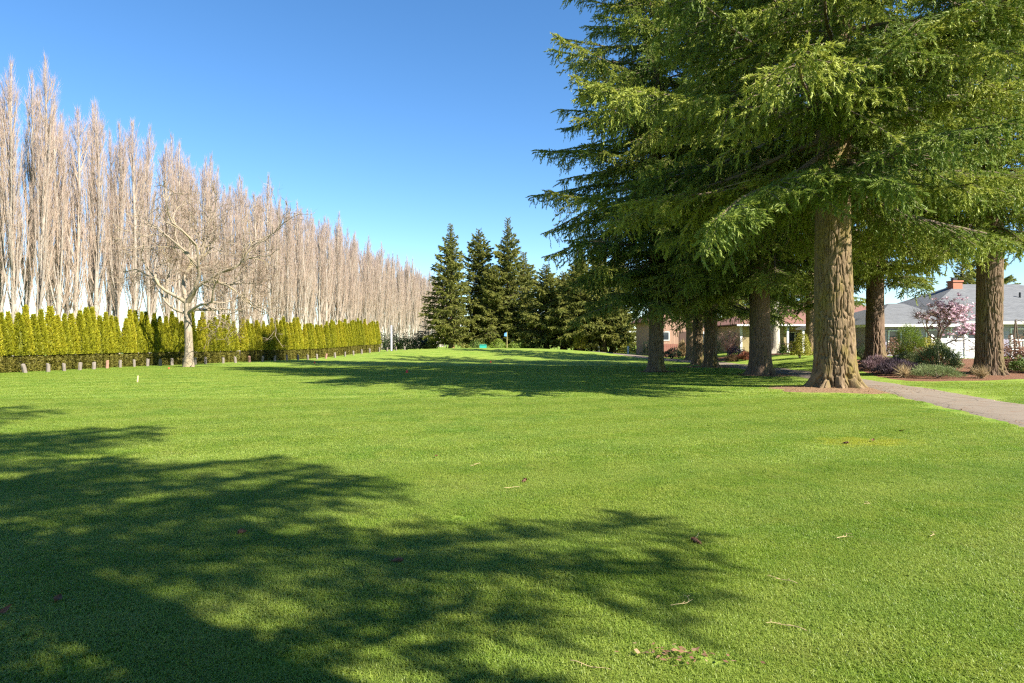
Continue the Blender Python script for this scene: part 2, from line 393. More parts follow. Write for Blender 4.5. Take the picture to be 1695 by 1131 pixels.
def in_poly(x, y, P):
    r = np.zeros(np.shape(x), bool); j = len(P) - 1
    for i in range(len(P)):
        (xi, yi), (xj, yj) = P[i], P[j]
        r ^= ((yi > y) != (yj > y)) & (x < (xj - xi) * (y - yi) / (yj - yi + 1e-12) + xi); j = i
    return r

# ------------------------------------------------------------------ grass
def grass_patch(G, rng, nb, rad, hmin, hmax, wid, vid):
    r = rad * np.sqrt(rng.rand(nb)); th = rng.rand(nb) * 2 * pi
    b = np.column_stack([r * np.cos(th), r * np.sin(th), np.full(nb, -0.004)])
    az = rng.rand(nb) * 2 * pi; lean = 0.35 + 1.1 * rng.rand(nb) ** 1.2; h = hmin + (hmax - hmin) * rng.rand(nb)
    d = np.column_stack([np.cos(az), np.sin(az), 0 * az]); sd = np.column_stack([-np.sin(az), np.cos(az), 0 * az]) * (wid * (0.7 + 0.6 * rng.rand(nb)))[:, None] * 0.5
    tw = unit(np.column_stack([sd[:, 0], sd[:, 1], (rng.rand(nb) - 0.5) * wid * 0.4])) * np.linalg.norm(sd, axis=1)[:, None]
    m = b + d * (h * lean * 0.35)[:, None] + np.array([0, 0, 1.0]) * (h * 0.6)[:, None]
    t = b + d * (h * lean)[:, None] + np.array([0, 0, 1.0]) * (h * (1.02 - 0.35 * lean))[:, None]
    tint = rng.rand(nb)
    G.quads(np.stack([b - tw, b + tw, m + tw * 0.85, m - tw * 0.85], 1), 0, tint, vid)
    G.tris(np.stack([m - tw * 0.85, m + tw * 0.85, t], 1), 0, tint, vid)
rng = rs(11); G = Geo()
specs = [(3000, 0.30, 0.022, 0.050, 0.0042), (3000, 0.30, 0.020, 0.046, 0.0042), (1800, 0.42, 0.018, 0.036, 0.0060), (1800, 0.42, 0.016, 0.034, 0.0060), (1000, 0.75, 0.014, 0.026, 0.012), (1000, 0.75, 0.014, 0.024, 0.012)]
for k, sp in enumerate(specs): grass_patch(G, rng, *sp, k)
pts = []
for (y0, y1, stp, sel) in ((1.8, 9.0, 0.30, 0), (9.0, 19.0, 0.42, 2), (19.0, 44.0, 0.78, 4)):
    yy = np.arange(y0, y1, stp)
    for y in yy:
        xm = 0.80 * y + 2.2; xx = np.arange(-xm, xm, stp); k = len(xx)
        x = xx + (rng.rand(k) - 0.5) * stp * 0.9; y2 = y + (rng.rand(k) - 0.5) * stp * 0.9
        pts.append(np.column_stack([x, y2, np.full(k, sel) + rng.randint(0, 2, k)]))
P = np.vstack(pts); x, y = P[:, 0], P[:, 1]
ok = (path_dist(x, y) > 1.22 + 0.22 + 0.3 * (P[:, 2] >= 4)) & ~in_poly(x, y, BED)
for (cx, cy, rx, ry, sdd) in LITTER: ok &= (((x - cx) / (rx * 0.95)) ** 2 + ((y - cy) / (ry * 0.95)) ** 2 > 1) | (rng.rand(len(x)) < 0.06)
P = P[ok]; k = len(P); clump = vnoise(np.column_stack([P[:, :2] * 0.9, P[:, 0] * 0]), 4)
grass = obj('grass', G.mesh('grass', [M_BLADE], dict(co=np.column_stack([P[:, :2], hgt(P[:, 0], P[:, 1])]), sel=P[:, 2], scl=0.78 + 0.45 * clump + 0.1 * rng.rand(k), rot=np.column_stack([np.zeros(k), np.zeros(k), rng.rand(k) * 6.28]))))
tag(grass, 'short mown green grass of the fairway', 'grass', kind='stuff'); scatter(grass, 6)

# ------------------------------------------------------------------ conifers
def rodrot(v, ax, a):
    return v * np.cos(a)[..., None] + np.cross(ax, v) * np.sin(a)[..., None] + ax * ((v * ax).sum(-1) * (1 - np.cos(a)))[..., None]

def bough(G, rng, L, vid, hang=0.5, fine=1.0, per=9, nl=0.062, nw=0.017, wood=1):
    """one fir limb along +X: curved axis, fanned side branches, twigs and needle brushes, hanging sprays"""
    u = np.linspace(0, 1, 12); ph = rng.rand() * 6
    ax = np.column_stack([L * u * 0.97, 0.035 * L * np.sin(u * 5 + ph), L * (0.10 * u - 0.33 * hang * u ** 2 + 0.20 * hang * u ** 3) + 0.012 * L * np.sin(u * 9 + ph)])
    G.tube(ax, 0.012 + 0.011 * L * (1 - u) ** 1.1, 5, wood, 0.4, vid)
    def at(uu): return np.column_stack([np.interp(uu, u, ax[:, i]) for i in range(3)])
    tan = unit(np.gradient(ax, axis=0))
    def tat(uu): return unit(np.column_stack([np.interp(uu, u, tan[:, i]) for i in range(3)]))
    stp = 0.25 / fine
    us = np.arange(0.10, 0.99, stp / L); us = us + (rng.rand(len(us)) - 0.5) * stp / L
    B0, D0, LL, TT = [], [], [], []
    for k, uu in enumerate(np.repeat(us, 2)):
        uu = min(max(uu + (rng.rand() - 0.5) * 0.5 * stp / L, 0.05), 0.99)
        sgn = 1 if k % 2 else -1
        prof = min(1.0, (uu + 0.04) / 0.32) * (1 - uu) ** 0.55
        ls = min(1.9, 0.30 * L * prof + 0.16) * (0.65 + 0.6 * rng.rand())
        if vnoise(np.array([[uu * L * 1.1, sgn * 3.0, vid * 5.0]]), 7)[0] < 0.36: ls *= 0.35      # gaps between clumps of sprays
        p = at(np.array([uu]))[0]; t = tat(np.array([uu]))[0]
        lat = np.array([-t[1], t[0], 0]) * sgn; lat /= np.linalg.norm(lat)
        a = radians(42 + 26 * rng.rand())
        d = t * cos(a) + lat * sin(a) + np.array([0, 0, -0.10 + 0.30 * (rng.rand() - 0.5)]); d /= np.linalg.norm(d)
        m = max(4, int(ls / 0.22)); s = np.linspace(0, 1, m)
        sag = (0.16 + 0.45 * hang * rng.rand()) * ls
        q = p + d * (ls * s)[:, None] + np.array([0, 0, -1.0]) * (sag * s ** 1.7)[:, None] + t * (0.10 * ls * s ** 2)[:, None]
        G.tube(q, 0.004 + 0.0075 * ls * (1 - s), 3, wood, 0.5, vid, cap=False)
        qd = unit(np.gradient(q, axis=0))
        nt = max(3, int(ls / (0.115 / fine))); ss = (np.arange(nt) + rng.rand(nt)) / nt
        ss = 0.06 + 0.94 * ss
        bp = np.column_stack([np.interp(ss, s, q[:, i]) for i in range(3)]); bd = unit(np.column_stack([np.interp(ss, s, qd[:, i]) for i in range(3)]))
        up = np.array([0, 0, 1.0]); lt = unit(np.cross(bd, up)); sg = np.where(np.arange(nt) % 2, 1, -1)[:, None]
        an = np.radians(30 + 35 * rng.rand(nt))[:, None]
        td = bd * np.cos(an) + lt * sg * np.sin(an) + np.array([0, 0, 1.0]) * (rng.normal(size=(nt, 1)) * 0.22 - 0.10)
        hg = rng.rand(nt) < 0.36 * hang
        td[hg] = td[hg] * 0.25 + np.array([0, 0, -1.0]) + rng.normal(size=(hg.sum(), 3)) * 0.12
        td = unit(td); tl = (0.20 + 0.24 * rng.rand(nt)) * (1.15 - 0.5 * ss); tl[hg] *= 1.2 + 1.0 * rng.rand(hg.sum())
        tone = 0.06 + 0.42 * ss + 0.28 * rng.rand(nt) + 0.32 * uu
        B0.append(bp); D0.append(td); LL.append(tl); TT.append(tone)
        # the end of the side branch itself
        B0.append(q[-2:-1]); D0.append(unit(q[-1:] - q[-2:-1])); LL.append(np.array([0.25])); TT.append(np.array([0.85]))
    e = np.linspace(0.5, 0.99, int(3 * L) + 4); B0.append(at(e)); D0.append(tat(e)); LL.append(np.full(len(e), 0.26)); TT.append(np.full(len(e), 0.8))
    B0, D0, LL, TT = np.vstack(B0), np.vstack(D0), np.concatenate(LL), np.concatenate(TT)
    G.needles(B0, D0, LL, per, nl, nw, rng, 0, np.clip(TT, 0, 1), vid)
    if fine >= 0.8: G.slivers(B0, D0, LL * 0.95, 0.008, wood, 0.5, vid, rng)

def trunk_mesh(name, H, r0, flare, seed, mat, nth, dz, zdet, depth=0.05, lobes=9, lean=(0, 0)):
    rng = rs(seed)
    z = np.concatenate([np.linspace(-0.35, 0.5, int(0.85 / dz * 1.2)), np.arange(0.5 + dz, zdet, dz), np.linspace(zdet, H, 14)])
    th = np.arange(nth) * 2 * pi / nth
    Z, TH = np.meshgrid(z, th, indexing='ij')
    zz = np.maximum(Z, 0)
    r = r0 * np.clip(1 - zz / H, 0.01, 1) ** 0.55
    lob = 0.5 + 0.5 * np.sin(TH * lobes + 2.3 * vnoise(np.stack([np.cos(TH) * 1.2, np.sin(TH) * 1.2, TH * 0 + seed], -1), seed) * 4)
    fl = flare * r0 * np.exp(-np.maximum(Z, -0.2) / (0.24 * (0.6 + r0)))
    r = r + fl * (0.35 + 0.9 * lob * (0.5 + vnoise(np.stack([np.cos(TH) * 2.6, np.sin(TH) * 2.6, Z * 0.5 + seed], -1), seed + 4))) + 0.03 * r0 * np.sin(2 * TH + zz * 0.7 + seed)
    fx = 7.5 + 2.5 * r0
    p = np.stack([np.cos(TH) * fx * 0.52, np.sin(TH) * fx * 0.52, Z * 1.5 + seed * 7], -1)
    p = p + vnoise(p * 0.7, seed + 5)[..., None] * np.array([0.9, 0.9, 0.0])
    p2 = np.stack([np.cos(TH) * fx, np.sin(TH) * fx, Z * 3.4 + seed * 3], -1) + (vnoise(p * 1.3, seed + 8)[..., None] - 0.5) * np.array([1.2, 1.2, 0.6])
    n1 = vnoise(p, seed); n2 = vnoise(p2, seed + 1)
    fur = np.clip(np.abs(n1 - 0.5) / 0.10, 0, 1); fur2 = np.clip(np.abs(n2 - 0.5) / 0.13, 0, 1)
    disp = -depth * (1 - sstep(fur)) - depth * 0.95 * (1 - sstep(fur2)) + 0.02 * (vnoise(p2 * 1.9, seed + 2) - 0.5)
    r = r + disp * np.clip(1 - zz / (zdet * 1.1), 0.15, 1) * (r0 / 0.6) ** 0.4
    cx = lean[0] * zz + 0.05 * r0 * np.sin(zz * 0.5 + seed); cy = lean[1] * zz + 0.05 * r0 * np.cos(zz * 0.43 + seed)
    V = np.stack([cx + r * np.cos(TH), cy + r * np.sin(TH), Z], -1).reshape(-1, 3)
    n, k = len(z), nth; i = np.arange(n - 1)[:, None] * k; j = np.arange(k)[None]; j2 = (j + 1) % k
    T = np.concatenate([np.stack([i + j, i + j2, i + k + j2], -1).reshape(-1, 3), np.stack([i + j, i + k + j2, i + k + j], -1).reshape(-1, 3)])
    G = Geo(); G.add(V, T); return G.mesh(name, [mat], smooth=True)

BOUGH_L = (8.0, 6.6, 5.2, 3.9, 2.7, 1.6)
def conifer(name, label, x, y, H, R, base, r0, seed, nb=120, hang=0.6, fine=1.0, per=21, nl=0.10, nw=0.038, needle=None, bk=None, detail=1, power=0.75, group=None, flare=0.55, low=0, arc=None, sink=0.0, peak=0.12):
    rng = rs(seed); needle = needle or M_NEEDLE; bk = bk or M_BARK
    o = empty(name, (x, y, h1(x, y) - sink), 0, label, 'tree', group)
    nth, dz, zd = ((300, 0.035, 7.5), (150, 0.06, 6.5), (40, 0.2, 5.0), (20, 0.6, 3.0))[3 - detail if detail <= 3 else 0]
    obj('trunk', trunk_mesh('trunk', H, r0, flare, seed, bk, nth, dz, zd, 0.075 if detail > 2 else 0.055 if detail > 1 else 0.03), o)
    G = Geo(); hs = np.sort(base + (H - base) * (1 - rng.rand(nb) ** 0.95) ** 1.12); hs = base + (H - base) * ((np.arange(nb) + rng.rand(nb)) / nb) ** 1.15
    az = np.arange(nb) * 2.399963 + rng.rand(nb) * 0.9
    t = (hs - base) / (H - base)
    Ln = R * np.where(t < peak, 0.78 + 0.22 * t / peak, np.clip((1 - t) / (1 - peak), 0.02, 1) ** power) * (0.55 + 0.60 * rng.rand(nb))
    Ln = np.clip(Ln, 0.5, None)
    if low:                      # a few extra low limbs reaching out under the crown
        pass
    if arc is not None:          # limbs shortened on one side; sunward on near firs to let sunlight through
        dlt = np.abs((az - arc[0] + pi) % (2 * pi) - pi); Ln = np.where(dlt < arc[1], Ln * arc[2], Ln)
    used = [k for k, l in enumerate(BOUGH_L) if l * 0.8 < Ln.max() * 1.12] or [5]
    sel = np.array([min(used, key=lambda k: abs(math.log(BOUGH_L[k] / l))) for l in Ln]); mp = {}
    for k in sorted(set(sel.tolist())):
        mp[k] = len(mp); bough(G, rng, BOUGH_L[k], mp[k], hang * (1 if k < 3 else 0.7), fine, per, nl, nw)
    scl = np.array([l / BOUGH_L[k] for l, k in zip(Ln, sel)])
    tilt = radians(-4) + radians(34) * t ** 1.3 + rng.normal(size=nb) * 0.15 - 0.10 * hang * (t < 0.35)
    rot = np.column_stack([rng.normal(size=nb) * 0.16, -tilt, az])
    rz = r0 * (1 - hs / H) * 0.6
    co = np.column_stack([np.cos(az) * rz, np.sin(az) * rz, hs])
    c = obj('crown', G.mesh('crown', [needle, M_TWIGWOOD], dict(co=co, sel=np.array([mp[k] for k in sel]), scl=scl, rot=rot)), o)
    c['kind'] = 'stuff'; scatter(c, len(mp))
    return o

def dead_limbs(o, rng, n, z0, z1, r0, L):
    for k in range(n):
        a = rng.rand() * 2 * pi; z = z0 + (z1 - z0) * rng.rand(); l = L * (0.5 + rng.rand()); s = np.linspace(0, 1, 8)
        p = np.column_stack([cos(a) * (r0 * 0.7 + l * s), sin(a) * (r0 * 0.7 + l * s), z + l * (0.10 * s - 0.32 * s ** 2)]) + rng.normal(size=(8, 3)) * 0.03 * s[:, None]
        g = Geo(); g.tube(p, 0.006 + 0.035 * (1 - s) ** 1.2, 5)
        for j in range(9):
            i = rng.randint(2, 7); d = unit(np.array([cos(a + rng.normal() * 0.8), sin(a + rng.normal() * 0.8), -0.5 + rng.normal() * 0.4])); ll = 0.25 + 0.6 * rng.rand()
            q = p[i] + d * (ll * np.linspace(0, 1, 4))[:, None] + np.array([0, 0, -0.15]) * (np.linspace(0, 1, 4) ** 2)[:, None]; g.tube(q, [0.010, 0.007, 0.005, 0.002], 3)
        obj('dead_branch', g.mesh('dead_branch', [M_DEADWOOD]), o)

NEAR = 'old firs standing beside the path'
T1 = conifer('fir_tree', 'largest fir with the thick furrowed mossy trunk flaring at the path edge', 10.6, 22.5, 26, 8.8, 6.3, 0.64, 21, nb=185, hang=0.7, detail=3, power=0.62, group=NEAR, flare=0.46, fine=1.05, arc=(-0.55, 0.55, 0.6))
dead_limbs(T1, rs(1), 11, 6.0, 13.5, 0.6, 4.2)
T2 = conifer('fir_tree', 'fir with reddish brown trunk just left of the largest trunk', 12.0, 33.0, 24, 6.4, 4.2, 0.52, 22, nb=150, hang=0.8, detail=2, bk=M_BARK_RED, group=NEAR, arc=(-0.55, 0.6, 0.6))
dead_limbs(T2, rs(2), 4, 3.6, 6.0, 0.5, 2.2)
T3 = conifer('fir_tree', 'leftmost of the old firs, its dark trunk standing out on the lawn', 7.75, 36.6, 29, 7.0, 3.9, 0.42, 23, nb=225, hang=0.8, detail=2, power=0.5, peak=0.3, group=NEAR)
dead_limbs(T3, rs(3), 4, 3.4, 6.0, 0.4, 2.2)
T4 = conifer('fir_tree', 'fir with ivy-coloured mossy trunk, front one of the close pair', 12.7, 43.6, 25, 6.0, 3.9, 0.43, 24, nb=130, hang=0.8, detail=2, fine=0.8, per=14, nl=0.095, nw=0.042, group=NEAR)
T5 = conifer('fir_tree', 'dark fir trunk half hidden behind the front one of the close pair', 12.85, 47.2, 24, 5.6, 4.2, 0.36, 25, nb=110, hang=0.7, detail=2, fine=0.7, per=13, nl=0.105, nw=0.048, group=NEAR)
T6 = conifer('fir_tree', 'mossy fir trunk left of the close pair in front of the tan house', 14.9, 57.0, 23, 5.6, 3.9, 0.38, 26, nb=130, hang=0.6, detail=1, fine=0.7, per=13, nl=0.11, nw=0.05, group=NEAR)
T8 = conifer('fir_tree', 'slim leaning trunk between the porch house and the largest trunk', 21.6, 49.5, 20, 5.0, 3.5, 0.30, 28, nb=120, hang=0.6, detail=1, fine=0.7, per=13, nl=0.11, nw=0.05, group=NEAR)
T9 = conifer('fir_tree', 'fir in the lawn left of the pink magnolia, low bright green boughs', 19.7, 37.0, 22, 5.6, 4.4, 0.50, 29, nb=140, hang=0.6, detail=2, bk=M_BARK_RED, group=NEAR, arc=(-0.55, 0.6, 0.6))
T10 = conifer('fir_tree', 'fir at the right edge standing in the mulch bed, trunk mossy low down', 20.3, 29.0, 25, 7.0, 5.8, 0.53, 30, nb=180, hang=0.7, detail=3, bk=M_BARK_RED, power=0.65, group=NEAR, flare=0.36, arc=(-0.75, 0.9, 0.45))
dead_limbs(T10, rs(4), 9, 5.0, 13.0, 0.5, 3.8)
T7 = conifer('fir_tree', 'tree with pale whitish trunk behind the reddish fir trunk', 21.4, 55.6, 18, 4.6, 3.7, 0.38, 27, nb=80, hang=0.5, detail=1, fine=0.7, per=13, nl=0.11, nw=0.05, bk=M_BARK_PALE, group=NEAR)
# firs out of the picture, behind the viewer's right shoulder, whose shade lies on the near lawn
OUT = 'firs behind the viewer'
conifer('fir_tree', 'fir behind the viewer whose shade covers the near left lawn', 2.9, -4.1, 29, 4.8, 2.3, 0.45, 41, nb=330, hang=0.7, detail=1, group=OUT, power=0.5)
conifer('fir_tree', 'tall high-crowned fir behind the viewer shading the far left lawn', 6.3, -2.3, 34, 4.6, 9.0, 0.36, 42, nb=130, hang=0.5, detail=1, group=OUT, power=0.4, peak=0.5)

FAR = 'conifers behind the green'
far = [(-8.2, 92, 16.9, 4.8, 'tall fir at the left end of the conifers behind the green', M_NEEDLE_OL),
       (-4.7, 97, 17.0, 4.8, 'second fir from the left behind the green, slightly lower', M_NEEDLE_OL),
       (-0.6, 95, 18.2, 4.9, 'fir with the highest pointed top behind the flag', M_NEEDLE_OL),
       (-2.4, 94, 11.5, 4.0, 'lower bushy fir between the pointed firs behind the green', M_NEEDLE_OL),
       (4.6, 92, 11.5, 4.6, 'fir right of the flag, top hidden by near boughs', M_NEEDLE_OL),
       (7.2, 96, 11.0, 4.2, 'short broad olive fir behind the yellow-green cone shrub', M_NEEDLE_OL),
       (11.6, 86, 8.5, 3.6, 'small open fir with visible trunk beside the far end of the path', M_NEEDLE_OL),
       (9.8, 103, 14.0, 4.6, 'fir far behind the cone shrub, dark against the sky', M_NEEDLE_OL), (1.8, 106, 15.0, 4.6, 'farther fir showing between the flag fir and its right neighbour', M_NEEDLE_OL), (13.6, 92, 8.0, 3.6, 'low wide fir at the far end of the path', M_NEEDLE_OL), (8.9, 88, 13.0, 4.6, 'broad fir filling the gap left of the old firs', M_NEEDLE_OL), (13.2, 102, 16.0, 4.8, 'tall fir far behind the small open fir', M_NEEDLE_OL),
       (15.5, 98, 15.0, 4.4, 'far fir seen under the boughs above the tan house', M_NEEDLE_OL)]
for k, (x, y, H, Rr, lb, nd) in enumerate(far):
    conifer('background_fir', lb, x, y, H, Rr, 1.3 if k not in (2, 6) else 2.2, 0.28, 60 + k, nb=240, hang=0.5, fine=0.42, per=11, nl=0.22, nw=0.095, needle=nd, detail=0, power=(0.8, 0.65, 0.9, 0.6)[k % 4], group=FAR, arc=(k * 2.1, 0.7, 0.6))
conifer('blue_spruce', 'small bluish spruce at the left foot of the far firs', -12.1, 96, 4.6, 1.9, 0.4, 0.12, 80, nb=60, hang=0.2, fine=0.45, per=7, nl=0.15, nw=0.05, needle=M_NEEDLE_BL, detail=0)
BH = 'firs behind the houses'
for k, (x, y, H, Rr, lb) in enumerate([(27, 84, 15, 4.5, 'far fir behind the porch house roof'), (36, 80, 13, 4.0, 'fir behind the grey house left of the chimney'), (47.5, 72, 9.8, 2.6, 'pointed fir beside the brick chimney behind the grey roof'),
                                       (20.5, 82, 15, 4.6, 'dark fir behind the tan house'), (54, 78, 14, 4.2, 'fir behind the right end of the grey house'), (32, 90, 17, 4.6, 'tall fir far behind the porch house')]):
    conifer('background_fir', lb, x, y, H, Rr, 1.5, 0.28, 90 + k, nb=140, hang=0.5, fine=0.42, per=11, nl=0.22, nw=0.095, needle=M_NEEDLE_OL, detail=0, power=0.8, group=BH)

# ------------------------------------------------------------------ poplars
def poplar_meshes(seed, H):
    rng = rs(seed); GT, GC = Geo(), Geo()
    z = np.linspace(-0.3, H, 22)
    sw = np.column_stack([0.16 * np.sin(z * 0.28 + seed), 0.16 * np.sin(z * 0.23 + 2 * seed), z])
    sw[:, :2] *= np.clip(z, 0, 3)[:, None] / 3
    rad = 0.19 * np.clip(1 - z / H, 0, 1) ** 0.8 + 0.012 + 0.10 * np.exp(-np.maximum(z, 0) / 0.4)
    GT.tube(sw, rad, 9, 0, 0.5)
    nbr = 58
    for k in range(nbr):
        t = (k + rng.rand()) / nbr; z0 = 2.6 + (H * 0.90 - 2.6) * t ** 1.05
        a = rng.rand() * 2 * pi; l = (0.34 * H * (1 - t) ** 0.7 + 1.1) * (0.55 + 0.6 * rng.rand())
        if z0 + l * 0.96 > H * 1.02: l = max(0.8, (H * 1.02 - z0) * 0.95)
        out = (0.35 + 0.60 * rng.rand()) * (1.0 - 0.45 * t)
        s = np.linspace(0, 1, 7); rr = out * (1 - np.exp(-3.2 * s)) + 0.16 * l * 0.25 * s
        p0 = np.array([np.interp(z0, z, sw[:, 0]), np.interp(z0, z, sw[:, 1])])
        p = np.column_stack([p0[0] + np.cos(a) * rr, p0[1] + np.sin(a) * rr, z0 + l * (s ** 0.92)]) + rng.normal(size=(7, 3)) * 0.035 * s[:, None]
        r1 = 0.020 + 0.055 * (1 - t) * rng.rand() ** 1.5
        GC.tube(p, r1 * (1 - s) ** 0.8 + 0.006, 4, 0 if r1 > 0.03 else 1, 0.15 + 0.3 * s.mean(), cap=False)
        m = int(17 + 12 * l); ss = rng.rand(m) ** 0.8
        b = np.column_stack([np.interp(ss, s, p[:, i]) for i in range(3)]); az = a + rng.normal(size=m) * 1.3
        an = np.radians(10 + 26 * rng.rand(m)); d = np.column_stack([np.sin(an) * np.cos(az), np.sin(an) * np.sin(az), np.cos(an)])
        ll = (0.45 + 0.75 * rng.rand(m)) * (1.15 - 0.5 * ss)
        tn = np.clip(0.35 + 0.5 * (b[:, 2] / H) + 0.3 * (rng.rand(m) - 0.5), 0, 1)
        GC.slivers(b, d, ll, 0.0125, 1, tn, 0, rng)
        j = rng.randint(0, m, m); q = rng.rand(m)[:, None]                     # side twigs on twigs
        b2 = b[j] + d[j] * ll[j][:, None] * q; az2 = az[j] + rng.normal(size=m) * 1.2; an2 = np.radians(8 + 30 * rng.rand(m))
        d2 = np.column_stack([np.sin(an2) * np.cos(az2), np.sin(an2) * np.sin(az2), np.cos(an2)])
        GC.slivers(b2, d2, 0.3 + 0.4 * rng.rand(m), 0.010, 1, np.clip(tn[j] + 0.1, 0, 1), 0, rng)
    m = 260; zz = H * (0.86 + 0.14 * rng.rand(m)); az = rng.rand(m) * 6.28; an = np.radians(4 + 14 * rng.rand(m)); rr = 0.4 * rng.rand(m) * (H - zz + 0.4) / (0.14 * H)
    b = np.column_stack([np.interp(zz, z, sw[:, 0]) + rr * np.cos(az), np.interp(zz, z, sw[:, 1]) + rr * np.sin(az), zz]); d = np.column_stack([np.sin(an) * np.cos(az), np.sin(an) * np.sin(az), np.cos(an)])
    GC.slivers(b, d, 0.4 + 0.5 * rng.rand(m), 0.016, 1, 0.95, 0, rng)
    # sparse lower shoots
    m = 130; zz = 0.8 + 4.5 * rng.rand(m); az = rng.rand(m) * 6.28; an = np.radians(18 + 35 * rng.rand(m))
    b = np.column_stack([0.1 * np.cos(az), 0.1 * np.sin(az), zz]); d = np.column_stack([np.sin(an) * np.cos(az), np.sin(an) * np.sin(az), np.cos(an)])
    GC.slivers(b, d, 0.7 + 1.3 * rng.rand(m), 0.018, 1, 0.2, 0, rng)
    return GT.mesh('poplar_trunk', [M_POPLAR], smooth=True), GC.mesh('poplar_crown', [M_POPLAR, M_PTWIG])
pop = [poplar_meshes(200 + k, h) for k, h in enumerate((19.4, 18.6, 20.2, 19.0, 17.8, 19.8))]
rng = rs(77)
rows = []
d = 39.0
while d < 205:
    for row in (0, 1): rows.append((d + row * 1.05 + rng.normal() * 0.25, row))
    d += 2.1 + max(0, d - 100) * 0.008
first = True
for (yy, row) in rows:
    x = -34.9 + 0.0735 * yy - row * 3.1 + rng.normal() * 0.3
    v = rng.randint(0, 6); sc = 0.93 + 0.13 * rng.rand()
    lb = 'bare columnar poplar with pale trunk in the tall windbreak behind the clipped hedge' if not first else 'nearest bare poplar of the windbreak, tallest at the left edge'
    o = empty('poplar_tree', (x, yy, h1(x, yy)), rng.rand() * 6.28, lb, 'tree', 'poplar windbreak'); first = False; o.rotation_euler.x = rng.normal() * 0.012; o.rotation_euler.y = rng.normal() * 0.012
    o.scale = (sc * (0.9 + 0.25 * rng.rand()),) * 2 + (sc,)
    obj('trunk', pop[v][0], o); c = obj('crown', pop[v][1], o); c['kind'] = 'stuff'

# ------------------------------------------------------------------ clipped thuja hedge, each shrub its own
def thuja_meshes(seed):
    rng = rs(seed); G = Geo(); Hh = 3.05; z0 = 0.88
    def prof(z): t = np.clip((z - z0) / (Hh - z0), 0, 1); return 0.37 * (1 - t ** 1.7) * (0.90 + 0.10 * np.cos(t * 3)) + 0.012
    def rad(z, a): return prof(z) * (0.82 + 0.36 * vnoise(np.stack([np.cos(a) * 1.6, np.sin(a) * 1.6, z * 1.8 + seed], -1), seed))
    zz = np.linspace(z0, Hh, 16); th = np.arange(12) * pi / 6       # dense inner foliage
    V = [(0.72 * prof(z) * cos(a), 0.72 * prof(z) * sin(a), z) for z in zz for a in th]
    T = [t for i in range(15) for j in range(12) for t in ((i * 12 + j, i * 12 + (j + 1) % 12, i * 12 + 12 + (j + 1) % 12), (i * 12 + j, i * 12 + 12 + (j + 1) % 12, i * 12 + 12 + j))]
    V = [(0, 0, z0)] + V; T = [tuple(x + 1 for x in t) for t in T] + [(0, 1 + (j + 1) % 12, 1 + j) for j in range(12)]
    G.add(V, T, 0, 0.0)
    def sprays(G, n, za, zb, rf, size, lift, m=0):
        z = za + (zb - za) * rng.rand(n); a = rng.rand(n) * 2 * pi; r = rf(z, a) * (0.72 + 0.34 * rng.rand(n))
        b = np.column_stack([r * np.cos(a), r * np.sin(a), z]); o = np.column_stack([np.cos(a), np.sin(a), 0 * a])
        d = unit(o * (0.35 + 0.5 * rng.rand(n))[:, None] + np.array([0, 0, lift]) + rng.normal(size=(n, 3)) * 0.25)
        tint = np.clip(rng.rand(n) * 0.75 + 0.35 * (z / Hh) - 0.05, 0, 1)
        G.needles(b - d * 0.03, d, np.full(n, size), 5, size * 0.75, size * 0.34, rng, m, tint, 0, 0.6)
    sprays(G, 1250, z0, Hh - 0.02, rad, 0.115, 0.9)
    me1 = G.mesh('hedge_crown', [M_THUJA])
    G = Geo(); s = np.linspace(0.02, 0.94, 7)
    low = lambda z, a: 0.27 * (0.85 + 0.35 * vnoise(np.stack([np.cos(a) * 1.8, np.sin(a) * 1.8, z * 3 + seed], -1), seed + 9)) * np.clip((1.0 - z) / 0.25, 0.55, 1)
    V = [(0.17 * cos(a) * (1 if z < 0.6 else 0.9), 0.17 * sin(a) * (1 if z < 0.6 else 0.9), z) for z in s for a in th]
    T = [t for i in range(6) for j in range(12) for t in ((i * 12 + j, i * 12 + (j + 1) % 12, i * 12 + 12 + (j + 1) % 12), (i * 12 + j, i * 12 + 12 + (j + 1) % 12, i * 12 + 12 + j))]
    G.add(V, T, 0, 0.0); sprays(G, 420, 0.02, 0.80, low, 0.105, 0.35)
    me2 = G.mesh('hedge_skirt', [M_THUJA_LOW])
    G = Geo(); G.tube([(0, 0, -0.1), (0.01, 0, 0.5), (0, 0.01, 1.2), (0, 0, 2.4)], [0.05, 0.04, 0.03, 0.01], 6); me3 = G.mesh('hedge_stem', [M_TWIGWOOD])
    return me1, me2, me3
thu = [thuja_meshes(300 + k) for k in range(6)]
HL = spline(np.array([(-27.9, 27.5), (-26.4, 35.0), (-25.2, 42.5), (-22.9, 50.5), (-19.6, 60), (-16.6, 72), (-15.6, 78.5)]), 40)
seg = np.concatenate([[0], np.cumsum(np.hypot(*np.diff(HL, axis=0).T))]); rng = rs(31)
s = 0.0; i = 0
